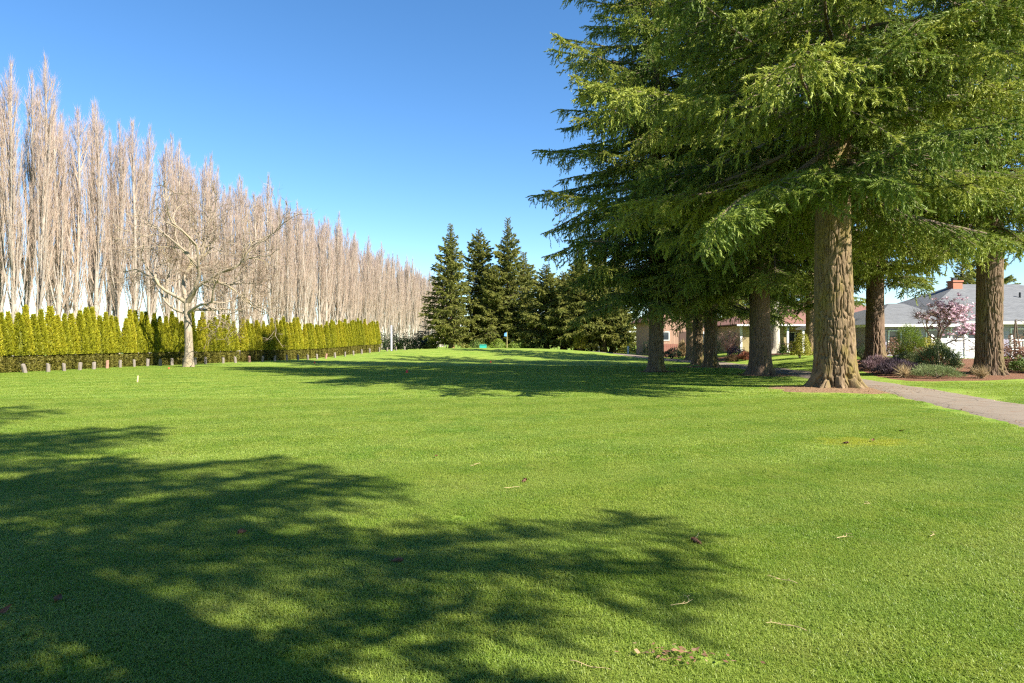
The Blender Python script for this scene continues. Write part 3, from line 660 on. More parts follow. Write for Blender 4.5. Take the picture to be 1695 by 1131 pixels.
while s < seg[-1]:
    x = np.interp(s, seg, HL[:, 0]); y = np.interp(s, seg, HL[:, 1]); v = rng.randint(0, 6)
    gap = 53.2 < y < 53.9
    if not gap:
        o = empty('hedge_conifer', (x + 0.25 + rng.normal() * 0.04, y, h1(x, y)), rng.rand() * 6.28, 'yellow-green columnar evergreen shrub in the long pointed-top hedge', 'shrub', 'hedge shrubs in front of the poplars')
        hz = 0.97 + 0.32 * rng.rand() ** 1.3 + 0.05 * sin(s * 0.6); wd = 0.9 + 0.3 * rng.rand()
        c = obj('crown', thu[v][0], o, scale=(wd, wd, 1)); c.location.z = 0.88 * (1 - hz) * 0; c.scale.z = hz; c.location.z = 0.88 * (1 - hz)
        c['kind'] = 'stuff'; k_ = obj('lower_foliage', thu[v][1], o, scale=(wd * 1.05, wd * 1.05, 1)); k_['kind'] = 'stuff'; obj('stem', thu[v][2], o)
    s += 0.44 + 0.12 * rng.rand(); i += 1
o['label'] = 'last columnar shrub at the far right end of the yellow-green hedge'

# weathered wooden posts in a line along the hedge
M_POST = plain('weathered_post', (0.20, 0.17, 0.14), 0.9, 0.1, 0.35, 9.0)
M_POSTRED = plain('reddish_post', (0.32, 0.18, 0.13), 0.9, 0.1, 0.3, 9.0)
pp = np.array([(-25.2, 33.0), (-24.9, 34.9), (-24.6, 36.2), (-24.4, 37.2), (-24.3, 38.4), (-24.2, 39.5), (-24.2, 40.8), (-24.1, 42), (-23.9, 43.2), (-23.6, 44.2), (-23.3, 45.2), (-23.0, 46.2), (-22.6, 47.0), (-22.2, 47.8), (-21.9, 48.8),
      (-21.2, 50.1), (-20.7, 51.1), (-20.1, 52.3), (-19.6, 53.6), (-19.1, 55), (-18.6, 56.4), (-18.1, 57.8), (-17.7, 59.2), (-17.3, 60.6), (-16.9, 62), (-16.5, 63.6), (-16.0, 65.4), (-15.6, 67.2), (-15.2, 69), (-14.8, 71), (-14.3, 73.5), (-13.9, 76), (-13.4, 79), (-12.9, 82)])
rng = rs(17)
for k, (x, y) in enumerate(pp):
    h = 0.40 + 0.10 * rng.rand(); w = 0.082 + 0.02 * rng.rand(); q = 10; G = Geo(); th = np.arange(q) * 2 * pi / q
    zz = [-0.15, h * 0.5, h - 0.03, h]; V = []
    for i, z in enumerate(zz):
        rr = w * (1.0 if i < 3 else 0.78) * (1 + 0.10 * rng.normal(size=q)); V += [(rr[j] * cos(th[j]), rr[j] * sin(th[j]), z + (0.03 * cos(th[j] + k) if i == 3 else 0)) for j in range(q)]
    T = [t for i in range(3) for j in range(q) for t in ((i * q + j, i * q + (j + 1) % q, (i + 1) * q + (j + 1) % q), (i * q + j, (i + 1) * q + (j + 1) % q, (i + 1) * q + j))] + [(3 * q, 3 * q + j, 3 * q + j + 1) for j in range(1, q - 1)]
    G.add(V, T)
    red = k in (6, 17, 24); o = obj('wooden_post', G.mesh('wooden_post', [M_POSTRED if red else M_POST]), None, (x, y, h1(x, y)), (rng.normal() * 0.05, rng.normal() * 0.05, 0))
    tag(o, ('short post with a reddish face in the line along the hedge' if red else 'short weathered wooden post in the line along the hedge'), 'post', 'posts along the hedge')
    if k == 0: o['label'] = 'nearest short wooden post, at the left edge by the hedge'
    if k == len(pp) - 1: o['label'] = 'farthest short wooden post, just beyond the end of the hedge'

# ------------------------------------------------------------------ bare deciduous tree in front of the hedge
def bare_tree(G, GW, rng, p, d, L, r, lev, maxlev, spread, twig_w):
    n = 5 if lev < 2 else 4; s = np.linspace(0, 1, n + 1); P = [np.array(p, float)]; dd = np.array(d, float)
    for i in range(n):
        dd = unit(dd + rng.normal(size=3) * (0.13 + 0.05 * lev) + np.array([0, 0, 0.05])); P.append(P[-1] + dd * L / n)
    P = np.array(P); rr = r * (1 - 0.45 * s)
    (G if lev < 2 else GW).tube(P, np.maximum(rr, 0.006), 8 if lev < 2 else (5 if lev < 4 else 3), 0, 0.3 + 0.1 * lev, cap=False)
    if lev >= maxlev:
        m = 7; ss = rng.rand(m); b = np.column_stack([np.interp(ss, s, P[:, i]) for i in range(3)])
        td = unit(dd + rng.normal(size=(m, 3)) * 0.7 + np.array([0, 0, 0.15])); GW.slivers(b, td, 0.25 + 0.4 * rng.rand(m), twig_w, 1, rng.rand(m), 0, rng); return
    kids = 3 if lev else 4
    for k in range(kids + (rng.rand() < 0.5)):
        t = 0.45 + 0.55 * (k + rng.rand()) / (kids + 0.5) if k else 1.0
        t = min(t, 1.0); b = np.array([np.interp(t, s, P[:, i]) for i in range(3)])
        ax = unit(np.cross(dd, rng.normal(size=3))); an = radians((22 if k == 0 else 48) * spread * (0.7 + 0.6 * rng.rand()))
        nd = unit(dd * cos(an) + np.cross(ax, dd) * sin(an) + np.array([0, 0, 0.10]))
        bare_tree(G, GW, rng, b, nd, L * (0.62 + 0.22 * rng.rand()), max(0.008, r * (0.62 if k == 0 else 0.48)), lev + 1, maxlev, spread, twig_w)
rng = rs(404); GT, GC = Geo(), Geo(); s = np.linspace(0, 1, 8)
tp = np.column_stack([0.05 * np.sin(s * 4), 0.04 * np.cos(s * 5), -0.2 + 3.3 * s]); GT.tube(tp, 0.215 - 0.05 * s + 0.14 * np.exp(-s * 9), 12, 0, 0.4, cap=False)
for k, (ax_, ay, az_, L, r) in enumerate([(-0.25, 0.1, 1.0, 2.3, 0.13), (0.75, 0.1, 0.75, 2.6, 0.125), (0.35, -0.3, 1.0, 2.5, 0.12), (-0.75, -0.2, 0.75, 2.0, 0.10), (0.95, -0.25, 0.28, 1.9, 0.085), (-0.9, 0.2, 0.35, 1.6, 0.07), (0.1, 0.8, 0.8, 2.0, 0.09)]):
    bare_tree(GT, GC, rng, tp[-1 if k < 4 else -2], unit(np.array([ax_, ay, az_])), L, r, 1, 5, 1.0, 0.013)
o = empty('bare_tree', (-20.6, 43.4, h1(-20.6, 43.4)), 0, 'bare spreading deciduous tree with pale trunk in front of the hedge', 'tree'); o.scale = (1.25, 1.25, 1.3)
obj('trunk', GT.mesh('bare_trunk', [M_BAREBARK], smooth=True), o); c = obj('crown', GC.mesh('bare_crown', [M_BAREBARK, M_BTWIG]), o); c['kind'] = 'stuff'

# ------------------------------------------------------------------ shrubs
def mkfol(nm, d, m, l, tr=0.25): return foliage(nm, d, m, l, tr)
F_BRIGHT = mkfol('bright_leaf', (0.07, 0.12, 0.014), (0.17, 0.24, 0.025), (0.29, 0.34, 0.045))
F_GREEN = mkfol('green_leaf', (0.04, 0.08, 0.018), (0.10, 0.155, 0.03), (0.18, 0.23, 0.05))
F_DARK = mkfol('dark_leaf', (0.02, 0.035, 0.014), (0.045, 0.07, 0.026), (0.085, 0.11, 0.04))
F_RED = mkfol('russet_heather', (0.13, 0.05, 0.03), (0.26, 0.09, 0.055), (0.36, 0.15, 0.09))
F_BROWN = mkfol('brown_heather', (0.16, 0.10, 0.05), (0.28, 0.17, 0.09), (0.36, 0.24, 0.13))
F_PURPLE = mkfol('purple_heather', (0.045, 0.035, 0.04), (0.095, 0.065, 0.08), (0.16, 0.10, 0.125))
F_MAUVE = mkfol('mauve_heather', (0.11, 0.09, 0.08), (0.25, 0.15, 0.17), (0.36, 0.22, 0.25))
F_JUNI = mkfol('juniper', (0.06, 0.095, 0.035), (0.14, 0.185, 0.065), (0.24, 0.28, 0.11))
F_PINKLEAF = mkfol('bronze_leaf', (0.10, 0.055, 0.03), (0.26, 0.14, 0.09), (0.40, 0.25, 0.18))
F_YELLOW = mkfol('yellow_leaf', (0.10, 0.12, 0.015), (0.28, 0.26, 0.03), (0.45, 0.38, 0.06))
F_TAN = mkfol('tan_grass', (0.25, 0.18, 0.09), (0.42, 0.31, 0.16), (0.55, 0.43, 0.25))
F_BLOOM = mkfol('pink_petals', (0.60, 0.36, 0.45), (0.76, 0.56, 0.64), (0.87, 0.76, 0.80), 0.4)
F_REDTREE = mkfol('red_buds', (0.16, 0.05, 0.045), (0.30, 0.10, 0.085), (0.40, 0.19, 0.16))
F_TWIGPINK = mkfol('pinkish_twigs', (0.26, 0.15, 0.12), (0.38, 0.24, 0.19), (0.48, 0.33, 0.27), 0.1)
def shrub(name, label, x, y, w, h, mat, style, seed, n=1500, leaf=0.06, depth=None, group=None, z=None, flat=0.0):
    """domed shrub: stems plus leaves ('leaf'), spiky sprays ('spray') or fine upright shoots ('fine') through its outer volume"""
    rng = rs(seed); G = Geo(); dp = depth or w
    u = rng.normal(size=(n, 3)); u[:, 2] = np.abs(u[:, 2]) * (1 - flat) + flat * rng.rand(n) * 0.4; u = unit(u)
    lump = 0.62 + 0.75 * vnoise(u * 2.3 + seed, seed)
    r = (0.55 + 0.45 * rng.rand(n) ** 0.5) * lump
    c = np.column_stack([u[:, 0] * r * w / 2, u[:, 1] * r * dp / 2, 0.12 * h + u[:, 2] * r * h * 0.86])
    tint = np.clip(0.15 + 0.45 * rng.rand(n) + 0.35 * vnoise(c * 4 + 9, seed + 2), 0, 1)
    if style == 'leaf':
        nrm = unit(u + rng.normal(size=(n, 3)) * 0.6); a = unit(np.cross(nrm, rng.normal(size=(n, 3)))) * leaf; b = np.cross(nrm, a) * 0.42
        G.quads(np.stack([c - a, c + b, c + a, c - b], 1), 0, tint)
    elif style == 'spray':
        d = unit(u + rng.normal(size=(n, 3)) * 0.35 + np.array([0, 0, 0.25])); G.needles(c - d * leaf, d, np.full(n, leaf * 3.2), 6, leaf * 1.1, leaf * 0.38, rng, 0, tint)
    else:
        d = unit(u * 0.6 + np.array([0, 0, 0.7]) + rng.normal(size=(n, 3)) * 0.3); G.slivers(c - d * leaf, d, leaf * (2 + 1.5 * rng.rand(n)), leaf * 0.5, 0, tint, 0, rng)
    o = empty(name, (x, y, h1(x, y) if z is None else z), 0, label, 'shrub', group)
    f = obj('foliage', G.mesh('foliage', [mat]), o); f['kind'] = 'stuff'
    G = Geo()
    for k in range(9):
        a = rng.rand() * 6.28; q = np.linspace(0, 1, 5); e = 0.34
        G.tube(np.column_stack([np.cos(a) * q * w * e, np.sin(a) * q * dp * e, -0.06 + h * 0.72 * q ** 0.8]), 0.03 * (1 - q) + 0.006, 4)
    obj('stems', G.mesh('stems', [M_TWIGWOOD]), o); return o
GS = 'garden shrubs by the grey house'
shrub('tall_green_shrub', 'tall bright green rounded shrub left of the magnolia', 22.1, 38.0, 1.5, 1.65, F_BRIGHT, 'spray', 501, 2400, 0.055, group=GS)
shrub('round_green_shrub', 'broad yellow-green dome shrub behind the magnolia trunk', 23.2, 38.3, 2.3, 1.25, F_YELLOW, 'leaf', 502, 3800, 0.05, group=GS)
shrub('russet_heather', 'russet heather mound in front of the green shrubs', 20.9, 34.4, 1.35, 0.60, F_RED, 'fine', 503, 3000, 0.05, group=GS)
shrub('mauve_heather', 'grey-mauve heather mound beside the fir left of the magnolia', 17.8, 33.2, 1.4, 0.58, F_MAUVE, 'fine', 504, 3000, 0.05, group=GS)
shrub('purple_heather', 'dark purple heather mound at the lawn edge', 17.4, 30.6, 1.9, 0.66, F_PURPLE, 'fine', 505, 4200, 0.055, group=GS)
shrub('low_juniper', 'low grey-green juniper in front of the magnolia', 17.8, 28.6, 1.9, 0.52, F_JUNI, 'spray', 506, 1500, 0.05, group=GS, flat=0.3)
shrub('feathery_juniper', 'taller feathery juniper touching the right fir trunk', 19.1, 30.6, 1.7, 1.25, F_JUNI, 'spray', 507, 1500, 0.07, group=GS)
shrub('low_juniper', 'small bluish juniper between the heathers', 19.6, 34.0, 1.1, 0.55, F_JUNI, 'spray', 508, 900, 0.05, group=GS)
shrub('bronze_shrub', 'bronze-leaved shrub right of the fir at the right edge', 22.2, 30.0, 1.5, 1.45, F_PINKLEAF, 'leaf', 509, 2000, 0.055, group=GS)
shrub('bronze_shrub', 'green shrub under the bronze shrub at the right edge', 21.9, 29.2, 1.2, 0.75, F_GREEN, 'leaf', 510, 1600, 0.05, group=GS)
shrub('dark_juniper', 'dark low juniper left of the fir beside the lawn', 20.5, 40.0, 1.1, 0.65, F_DARK, 'spray', 511, 1000, 0.05, group=GS)
shrub('pink_shrub', 'pinkish shrub against the grey house wall', 23.5, 42.0, 1.1, 1.2, F_PINKLEAF, 'leaf', 512, 1500, 0.05, group=GS)
shrub('russet_heather', 'brown-red heather mound nearer the porch house', 17.2, 50.2, 1.1, 0.62, F_RED, 'fine', 513, 1800, 0.05)
shrub('brown_heather', 'small tan-brown mound left of the red heather', 16.3, 50.6, 0.9, 0.5, F_BROWN, 'fine', 514, 1500, 0.05)
shrub('dark_red_shrub', 'dark red-brown shrub behind the red heather', 17.6, 53.5, 1.6, 1.0, F_PURPLE, 'leaf', 515, 1800, 0.05)
shrub('dark_shrub', 'dark green dome shrub beside the tan house', 14.5, 62.0, 1.9, 1.05, F_DARK, 'leaf', 516, 2000, 0.06)
shrub('dark_shrub', 'tall dark evergreen shrub added between the fir trunks to shade the tan house', 17.6, 60.5, 1.9, 2.1, F_DARK, 'leaf', 524, 2200, 0.06)  # added shrub, makes the tan house front look more shaded
shrub('dark_shrub', 'dark green shrub added for shade at the left corner of the tan house', 13.2, 65.0, 2.0, 1.9, F_DARK, 'leaf', 525, 2200, 0.06)  # also added, to darken the corner of the tan house
shrub('ornamental_grass', 'tall tan clump of dry ornamental grass beside the tan house', 15.9, 63.5, 1.1, 1.6, F_TAN, 'fine', 517, 2500, 0.11)
shrub('yellow_shrub', 'yellow-green leafy shrub in front of the porch', 19.4, 46.0, 1.6, 1.6, F_YELLOW, 'leaf', 518, 2400, 0.06)
shrub('small_round_shrub', 'small round green shrub beside the pale trunk', 20.6, 52.0, 0.65, 0.95, F_GREEN, 'leaf', 519, 1000, 0.05)
shrub('cone_shrub', 'yellow-green cone shaped shrub at the far end of the lawn', 8.5, 85.0, 1.8, 3.0, F_YELLOW, 'spray', 520, 1600, 0.09)
shrub('far_shrub', 'yellowish low hedge shrub far under the boughs', 14.3, 84.0, 2.6, 1.2, F_YELLOW, 'leaf', 521, 1500, 0.08)
shrub('far_shrub', 'bright green shrub at the far end of the path', 16.8, 78.0, 2.4, 1.4, F_BRIGHT, 'leaf', 522, 1600, 0.08)
shrub('far_shrub', 'olive shrub at the foot of the small open fir', 10.2, 88.5, 2.4, 1.3, F_GREEN, 'leaf', 523, 1500, 0.08)
for k, (x, w, h, m) in enumerate([(-18.2, 3.4, 2.9, F_DARK), (-16.1, 2.8, 2.7, F_DARK), (-14.2, 2.8, 2.5, F_GREEN), (-12.4, 2.6, 2.8, F_DARK), (-10.9, 2.0, 1.7, F_GREEN)]):
    shrub('laurel_shrub', ['dark evergreen shrub touching the far end of the hedge', 'dark evergreen shrub behind the grey pole', 'mid-green shrub right of the grey pole', 'dark shrub left of the bluish spruce', 'low green shrub at the foot of the leftmost far fir'][k], x * 95 / 92, 95, w, h, m, 'leaf', 530 + k, 2200, 0.10, group='shrubs beyond the hedge end')
for k, (x, lb) in enumerate([(-4.6, 'low green shrub behind the turquoise box'), (0.6, 'low yellowish shrub behind the flag'), (3.2, 'low green shrub right of the flag'), (-1.8, 'low shrub between the turquoise box and the flag')]):
    shrub('low_shrub', lb, x, 90.5, 2.6, 1.35, F_GREEN if k % 2 == 0 else F_BRIGHT, 'leaf', 540 + k, 1500, 0.08, group='shrubs behind the green')
shrub('dark_gap_shrub', 'dark green shrub filling the gap in the hedge', -24.2, 54.2, 1.3, 2.2, F_DARK, 'spray', 551, 1200, 0.07)
shrub('dark_conifer_shrub', 'dark green shrub rising behind the hedge at the left edge', -31.2, 40.0, 2.2, 3.8, F_DARK, 'spray', 550, 1600, 0.08)
# pinkish bare bush and dried tufts
def twig_bush(name, label, x, y, w, h, seed, mat, n=26):
    rng = rs(seed); G = Geo()
    for k in range(n):
        a = rng.rand() * 6.28; e = rng.rand() ** 0.6; q = np.linspace(0, 1, 6)
        p = np.column_stack([np.cos(a) * e * w / 2 * q ** 1.2, np.sin(a) * e * w / 2 * q ** 1.2, h * q * (1 - 0.35 * e ** 2)]) + rng.normal(size=(6, 3)) * 0.05 * q[:, None]
        G.tube(p, 0.016 * (1 - q) + 0.004, 3, 0, 0.3, cap=False); m = 60; ss = 0.2 + 0.8 * rng.rand(m)
        b = np.column_stack([np.interp(ss, q, p[:, i]) for i in range(3)]); G.slivers(b, unit(rng.normal(size=(m, 3)) + [0, 0, 0.7]), 0.2 + 0.35 * rng.rand(m), 0.014, 0, rng.rand(m), 0, rng)
    return tag(obj(name, G.mesh(name, [mat]), None, (x, y, h1(x, y))), label, 'shrub')
twig_bush('bare_twig_shrub', 'bare pinkish twiggy bush between the houses', 18.4, 57.5, 2.6, 2.3, 601, F_TWIGPINK, 40)
twig_bush('dry_tuft', 'tuft of whitish dry stems at the mulch edge', 16.7, 29.0, 0.5, 0.35, 602, F_TAN, 8)
twig_bush('dry_tuft', 'whitish dry stems beside the right fir trunk', 19.0, 27.6, 0.5, 0.32, 603, F_TAN, 7)
twig_bush('red_tree', 'reddish budding tree crown showing above the grey roof at right', 50.0, 62.0, 7.0, 7.6, 604, F_REDTREE, 80)

# magnolia
rng = rs(12); GT, GC, GB = Geo(), Geo(), Geo(); s = np.linspace(0, 1, 6)
tp = np.column_stack([-0.06 * s, 0.03 * np.sin(4 * s), -0.1 + 1.2 * s]); GT.tube(tp, 0.115 - 0.03 * s + 0.04 * np.exp(-7 * s), 10, 0, 0.4, cap=False)
for k, (a, b, cc, L, r) in enumerate([(-0.55, 0.1, 0.8, 1.05, 0.06), (0.5, 0.0, 0.85, 1.1, 0.065), (0.1, 0.5, 0.9, 1.0, 0.05), (-0.2, -0.5, 0.85, 0.95, 0.05), (0.85, -0.2, 0.5, 0.9, 0.045)]):
    bare_tree(GT, GC, rng, tp[-1] - [0, 0, 0.25 * (k == 4)], unit(np.array([a, b, cc])), L, r, 1, 4, 0.95, 0.012)
allv = np.vstack(GC.V); pick = allv[rng.randint(0, len(allv), 2200)]; pick = pick[(pick[:, 2] > 1.5)]
keep = rng.rand(len(pick)) < np.clip(0.35 + 0.35 * pick[:, 0], 0.08, 0.85); pick = pick[keep]
for j in range(6):
    k = len(pick); az = rng.rand(k) * 6.28 + j; an = 0.5 + 0.9 * rng.rand(k)
    d = np.column_stack([np.sin(an) * np.cos(az), np.sin(an) * np.sin(az), np.cos(an)]); sdv = unit(np.cross(d, rng.normal(size=(k, 3)))) * 0.038; l = (0.10 + 0.06 * rng.rand(k))[:, None]
    GB.quads(np.stack([pick, pick + d * l * 0.55 + sdv, pick + d * l, pick + d * l * 0.55 - sdv], 1), 0, rng.rand(k))
o = empty('magnolia_tree', (20.6, 33.0, h1(20.6, 33.0)), 0, 'small magnolia in pink blossom in front of the grey house', 'tree'); o.scale = (0.92, 0.92, 0.92)
obj('trunk', GT.mesh('magnolia_trunk', [M_BAREBARK], smooth=True), o); c = obj('crown', GC.mesh('magnolia_crown', [M_BAREBARK, M_BTWIG]), o); c['kind'] = 'stuff'
c = obj('blossoms', GB.mesh('blossoms', [F_BLOOM]), o); c['kind'] = 'stuff'; c['label'] = 'pink blossoms, thickest on the right'

# ------------------------------------------------------------------ houses
def siding(name, c, pitch=0.16, vertical=False):
    n = NT(name, 0.6, 0.3); v = n.coord('Object'); sx = n.node('ShaderNodeSeparateXYZ'); n.L.new(v, sx.inputs[0])
    fr = n.math('FRACT', n.math('DIVIDE', sx.outputs[0 if vertical else 2], pitch)); f = n.noise(v, 3, 5)
    n.color(n.mix(f, tuple(x * 0.88 for x in c), tuple(x * 1.08 for x in c))); n.bump(fr if not vertical else n.ramp(fr, [(0.0, 1.0), (0.12, 0.0)]), 1.0, 0.03); return n.m
def shingles(name, a, b):
    n = NT(name, 0.9, 0.15); v = n.coord('Object'); br = n.node('ShaderNodeTexBrick'); n.L.new(v, br.inputs['Vector']); br.inputs['Scale'].default_value = 1.0
    br.inputs['Brick Width'].default_value = 0.3; br.inputs['Row Height'].default_value = 0.10; br.inputs['Mortar Size'].default_value = 0.008
    br.inputs['Color1'].default_value = (*a, 1); br.inputs['Color2'].default_value = (*b, 1); br.inputs['Mortar'].default_value = (*[x * 0.75 for x in a], 1)
    c = n.mix(n.noise(v, 0.9, 5), br.outputs['Color'], n.mix(0.5, br.outputs['Color'], tuple(x * 1.3 for x in b))); n.color(c); n.bump(br.outputs['Fac'], 0.4, -0.02); return n.m
M_SIDE_BLUE = siding('blue_grey_siding', (0.38, 0.33, 0.43)); M_SIDE_BEIGE = siding('beige_siding', (0.42, 0.33, 0.18)); M_SIDE_TAN = siding('tan_board_siding', (0.36, 0.225, 0.155), 0.4, True)
M_ROOF_G = shingles('grey_shingles', (0.105, 0.108, 0.112), (0.16, 0.163, 0.165)); M_ROOF_R = shingles('red_brown_shingles', (0.17, 0.085, 0.065), (0.23, 0.125, 0.095))
M_WHITE = plain('white_paint', (0.78, 0.78, 0.76), 0.5, 0.4, 0.04); M_GUT = plain('cream_gutter', (0.66, 0.64, 0.58), 0.5, 0.4, 0.05)
M_FENCE = plain('white_vinyl', (0.82, 0.82, 0.81), 0.4, 0.4, 0.03, 2.0)
M_DKWOOD = plain('dark_rail_wood', (0.10, 0.06, 0.045), 0.7, 0.3); M_REDFENCE = plain('red_brown_fence', (0.27, 0.12, 0.09), 0.8, 0.2, 0.2); M_BLACK = plain('dark_metal', (0.03, 0.03, 0.035), 0.5, 0.4)
n = NT('window_glass', 0.06, 0.6); n.color((0.035, 0.045, 0.055)); M_GLASS = n.m
n = NT('chimney_brick', 0.85, 0.2); br = n.node('ShaderNodeTexBrick'); n.L.new(n.coord('Object', (1, 1, 1)), br.inputs['Vector'])
n.color(n.mix(n.noise(n.coord('Object'), 8, 4), (0.36, 0.13, 0.08), (0.50, 0.22, 0.14))); M_BRICK = n.m
def part(name, o, mat, fn, smooth=False):
    g = Geo(); fn(g); return obj(name, g.mesh(name, [mat], smooth=smooth), o)
def window(o, x0, x1, z0, z1, y, mull=1):
    """frame proud of a wall facing -y, panes set back in it, each pane its own piece"""
    t = 0.07; w = Geo()
    w.box(x0, x1, y - 0.06, y + 0.03, z0, z0 + t); w.box(x0, x1, y - 0.06, y + 0.03, z1 - t, z1)
    w.box(x0, x0 + t, y - 0.058, y + 0.03, z0 + t, z1 - t); w.box(x1 - t, x1, y - 0.058, y + 0.03, z0 + t, z1 - t)
    st = (x1 - x0 - t) / mull
    for k in range(1, mull): w.box(x0 + st * k, x0 + st * k + t, y - 0.056, y + 0.03, z0 + t, z1 - t)
    wi = obj('window', w.mesh('window', [M_WHITE]), o)
    for k in range(mull): part('pane', wi, M_GLASS, lambda g, k=k: g.box(x0 + st * k + t, x0 + st * (k + 1), y - 0.02, y + 0.01, z0 + t, z1 - t))
def hip_roof(g, x0, x1, y0, y1, z, rx0, rx1, ry, rz, th=0.10):
    A, B, C, D = (x0, y0, z), (x1, y0, z), (x1, y1, z), (x0, y1, z); E, F = (rx0, ry, rz), (rx1, ry, rz)
    g.add([A, B, C, D, E, F] + [(p[0], p[1], p[2] - th) for p in (A, B, C, D)], [(0, 1, 5), (0, 5, 4), (1, 2, 5), (2, 3, 4), (2, 4, 5), (3, 0, 4), (0, 6, 7), (0, 7, 1), (1, 7, 8), (1, 8, 2), (2, 8, 9), (2, 9, 3), (3, 9, 6), (3, 6, 0), (6, 8, 7), (6, 9, 8)])
# grey house
bz = 0.60
H = empty('grey_house', (0, 0, 0), 0, 'low blue-grey house with grey hip roofs and brick chimney behind the magnolia', 'house')
def fw(g):
    g.box(28.0, 45.0, 46.6, 58, bz - 0.4, 2.82)
part('wall', H, M_SIDE_BLUE, fw)
part('wing_wall', H, M_SIDE_BLUE, lambda g: g.box(24.4, 29.2, 45.4, 56, bz - 0.4, 2.62))
rf = part('roof', H, M_ROOF_G, lambda g: hip_roof(g, 27.2, 46.0, 46.0, 59, 2.95, 34.2, 39.0, 52.5, 6.0))
part('wing_roof', H, M_ROOF_G, lambda g: hip_roof(g, 23.8, 30.0, 44.8, 57, 2.75, 27.3, 28.4, 49.5, 4.35))
def chim(g):
    g.box(33.35, 34.05, 51.6, 52.3, 3.6, 6.1); g.box(33.29, 34.11, 51.54, 52.36, 6.1, 6.22)
ch = part('chimney', rf, M_BRICK, chim); part('flue_cap', rf, M_BLACK, lambda g: g.box(33.5, 33.8, 51.8, 52.1, 6.22, 6.42))
for k, (vx, vy, vz) in enumerate([(37.2, 50.0, 4.75), (35.2, 50.6, 5.1)]): part('roof_vent', rf, M_BLACK, lambda g: g.tube([(vx, vy, vz - 0.3), (vx, vy, vz + 0.45)], [0.07, 0.07], 8))
part('gutter', H, M_GUT, lambda g: (g.box(23.75, 29.4, 44.66, 44.80, 2.56, 2.74), g.box(23.66, 23.79, 44.7, 57, 2.56, 2.73)))
part('gutter', H, M_GUT, lambda g: g.box(30.05, 46.0, 45.86, 46.0, 2.76, 2.94))
part('downspout', H, M_WHITE, lambda g: g.box(31.0, 31.1, 46.5, 46.6, bz, 2.8))
window(H, 25.0, 26.7, 0.85, 2.35, 45.4, 2); window(H, 27.5, 29.0, 1.25, 2.4, 45.4, 1)
window(H, 31.6, 33.4, 1.2, 2.5, 46.6, 2); window(H, 34.0, 35.0, 1.2, 2.5, 46.6, 1); window(H, 38.0, 40.0, 1.2, 2.5, 46.6, 2)
part('corner_trim', H, M_WHITE, lambda g: (g.box(24.34, 24.46, 45.34, 45.46, bz, 2.6), g.box(29.13, 29.25, 45.34, 45.46, bz, 2.6)))
# white vinyl fence in front of it
Fz = h1(26, 40)
def fence_run(xs_, y0, y1, kind, label, top):
    o = empty('vinyl_fence', (xs_[0], y0, 0), 0, label, 'fence', 'white fences by the grey house'); L = xs_[-1] - xs_[0]
    yy = lambda x: (y1 - y0) * (x - xs_[0]) / L
    for x in xs_:
        p = part('post', o, M_FENCE, lambda g: g.box(x - xs_[0] - 0.07, x - xs_[0] + 0.07, yy(x) - 0.07, yy(x) + 0.07, 0.3, top + 0.10))
        def cap(g):
            a = x - xs_[0]; b = yy(x); zt = top + 0.10; g.box(a - 0.09, a + 0.09, b - 0.09, b + 0.09, zt, zt + 0.03)
            g.add([(a - 0.08, b - 0.08, zt + 0.03), (a + 0.08, b - 0.08, zt + 0.03), (a + 0.08, b + 0.08, zt + 0.03), (a - 0.08, b + 0.08, zt + 0.03), (a, b, zt + 0.15)], [(0, 1, 4), (1, 2, 4), (2, 3, 4), (3, 0, 4)])
        part('post_cap', p, M_FENCE, cap)
    for a, b in zip(xs_[:-1], xs_[1:]):
        x0, x1 = a - xs_[0] + 0.07, b - xs_[0] - 0.07; ya = yy(a)
        for (z0, z1) in ((top - 0.09, top), (top - 0.62, top - 0.53), (0.62, 0.74)): part('rail', o, M_FENCE, lambda g: g.box(x0, x1, ya - 0.035, ya + 0.035, z0, z1))
        nb = 9
        for k in range(nb):
            w = (x1 - x0) / nb; g0 = 0.003 if kind == 'solid' else 0.055
            for (z0, z1) in (((top - 0.53, top - 0.09), (0.74, top - 0.62))): part('board', o, M_FENCE, lambda g: g.box(x0 + k * w + g0, x0 + (k + 1) * w - g0, ya - 0.012, ya + 0.012, z0, z1))
fence_run([24.6, 26.55, 28.4], 40.0, 40.0, 'solid', 'solid white vinyl fence panels behind the magnolia', 1.78)
fence_run([28.7, 30.5, 32.3, 34.1], 39.2, 39.2, 'open', 'white picket railing right of the fir at the right edge', 1.72)
# bare vine on dark stakes by the railing
def vine(g):
    rng = rs(9); g.tube([(0, 0, 0), (-0.05, 0, 1.3), (0.02, 0, 2.2)], [0.05, 0.045, 0.04], 6); g.tube([(0.35, 0, 0), (0.15, 0, 1.2), (0.05, 0, 2.1)], [0.04, 0.03, 0.03], 6)
    for k in range(10):
        q = np.linspace(0, 1, 8); z = 1.2 + 0.9 * rng.rand(); g.tube(np.column_stack([1.6 * q * (0.5 + rng.rand()), 0.05 * np.sin(q * 7), z + 0.25 * np.sin(q * 4 + k) - 0.2 * q]), 0.012, 4)
g = Geo(); vine(g); tag(obj('bare_vine', g.mesh('bare_vine', [M_TWIGWOOD]), None, (28.3, 38.4, h1(28.3, 38.4))), 'bare brown vine on dark stakes by the white railing', 'vine')
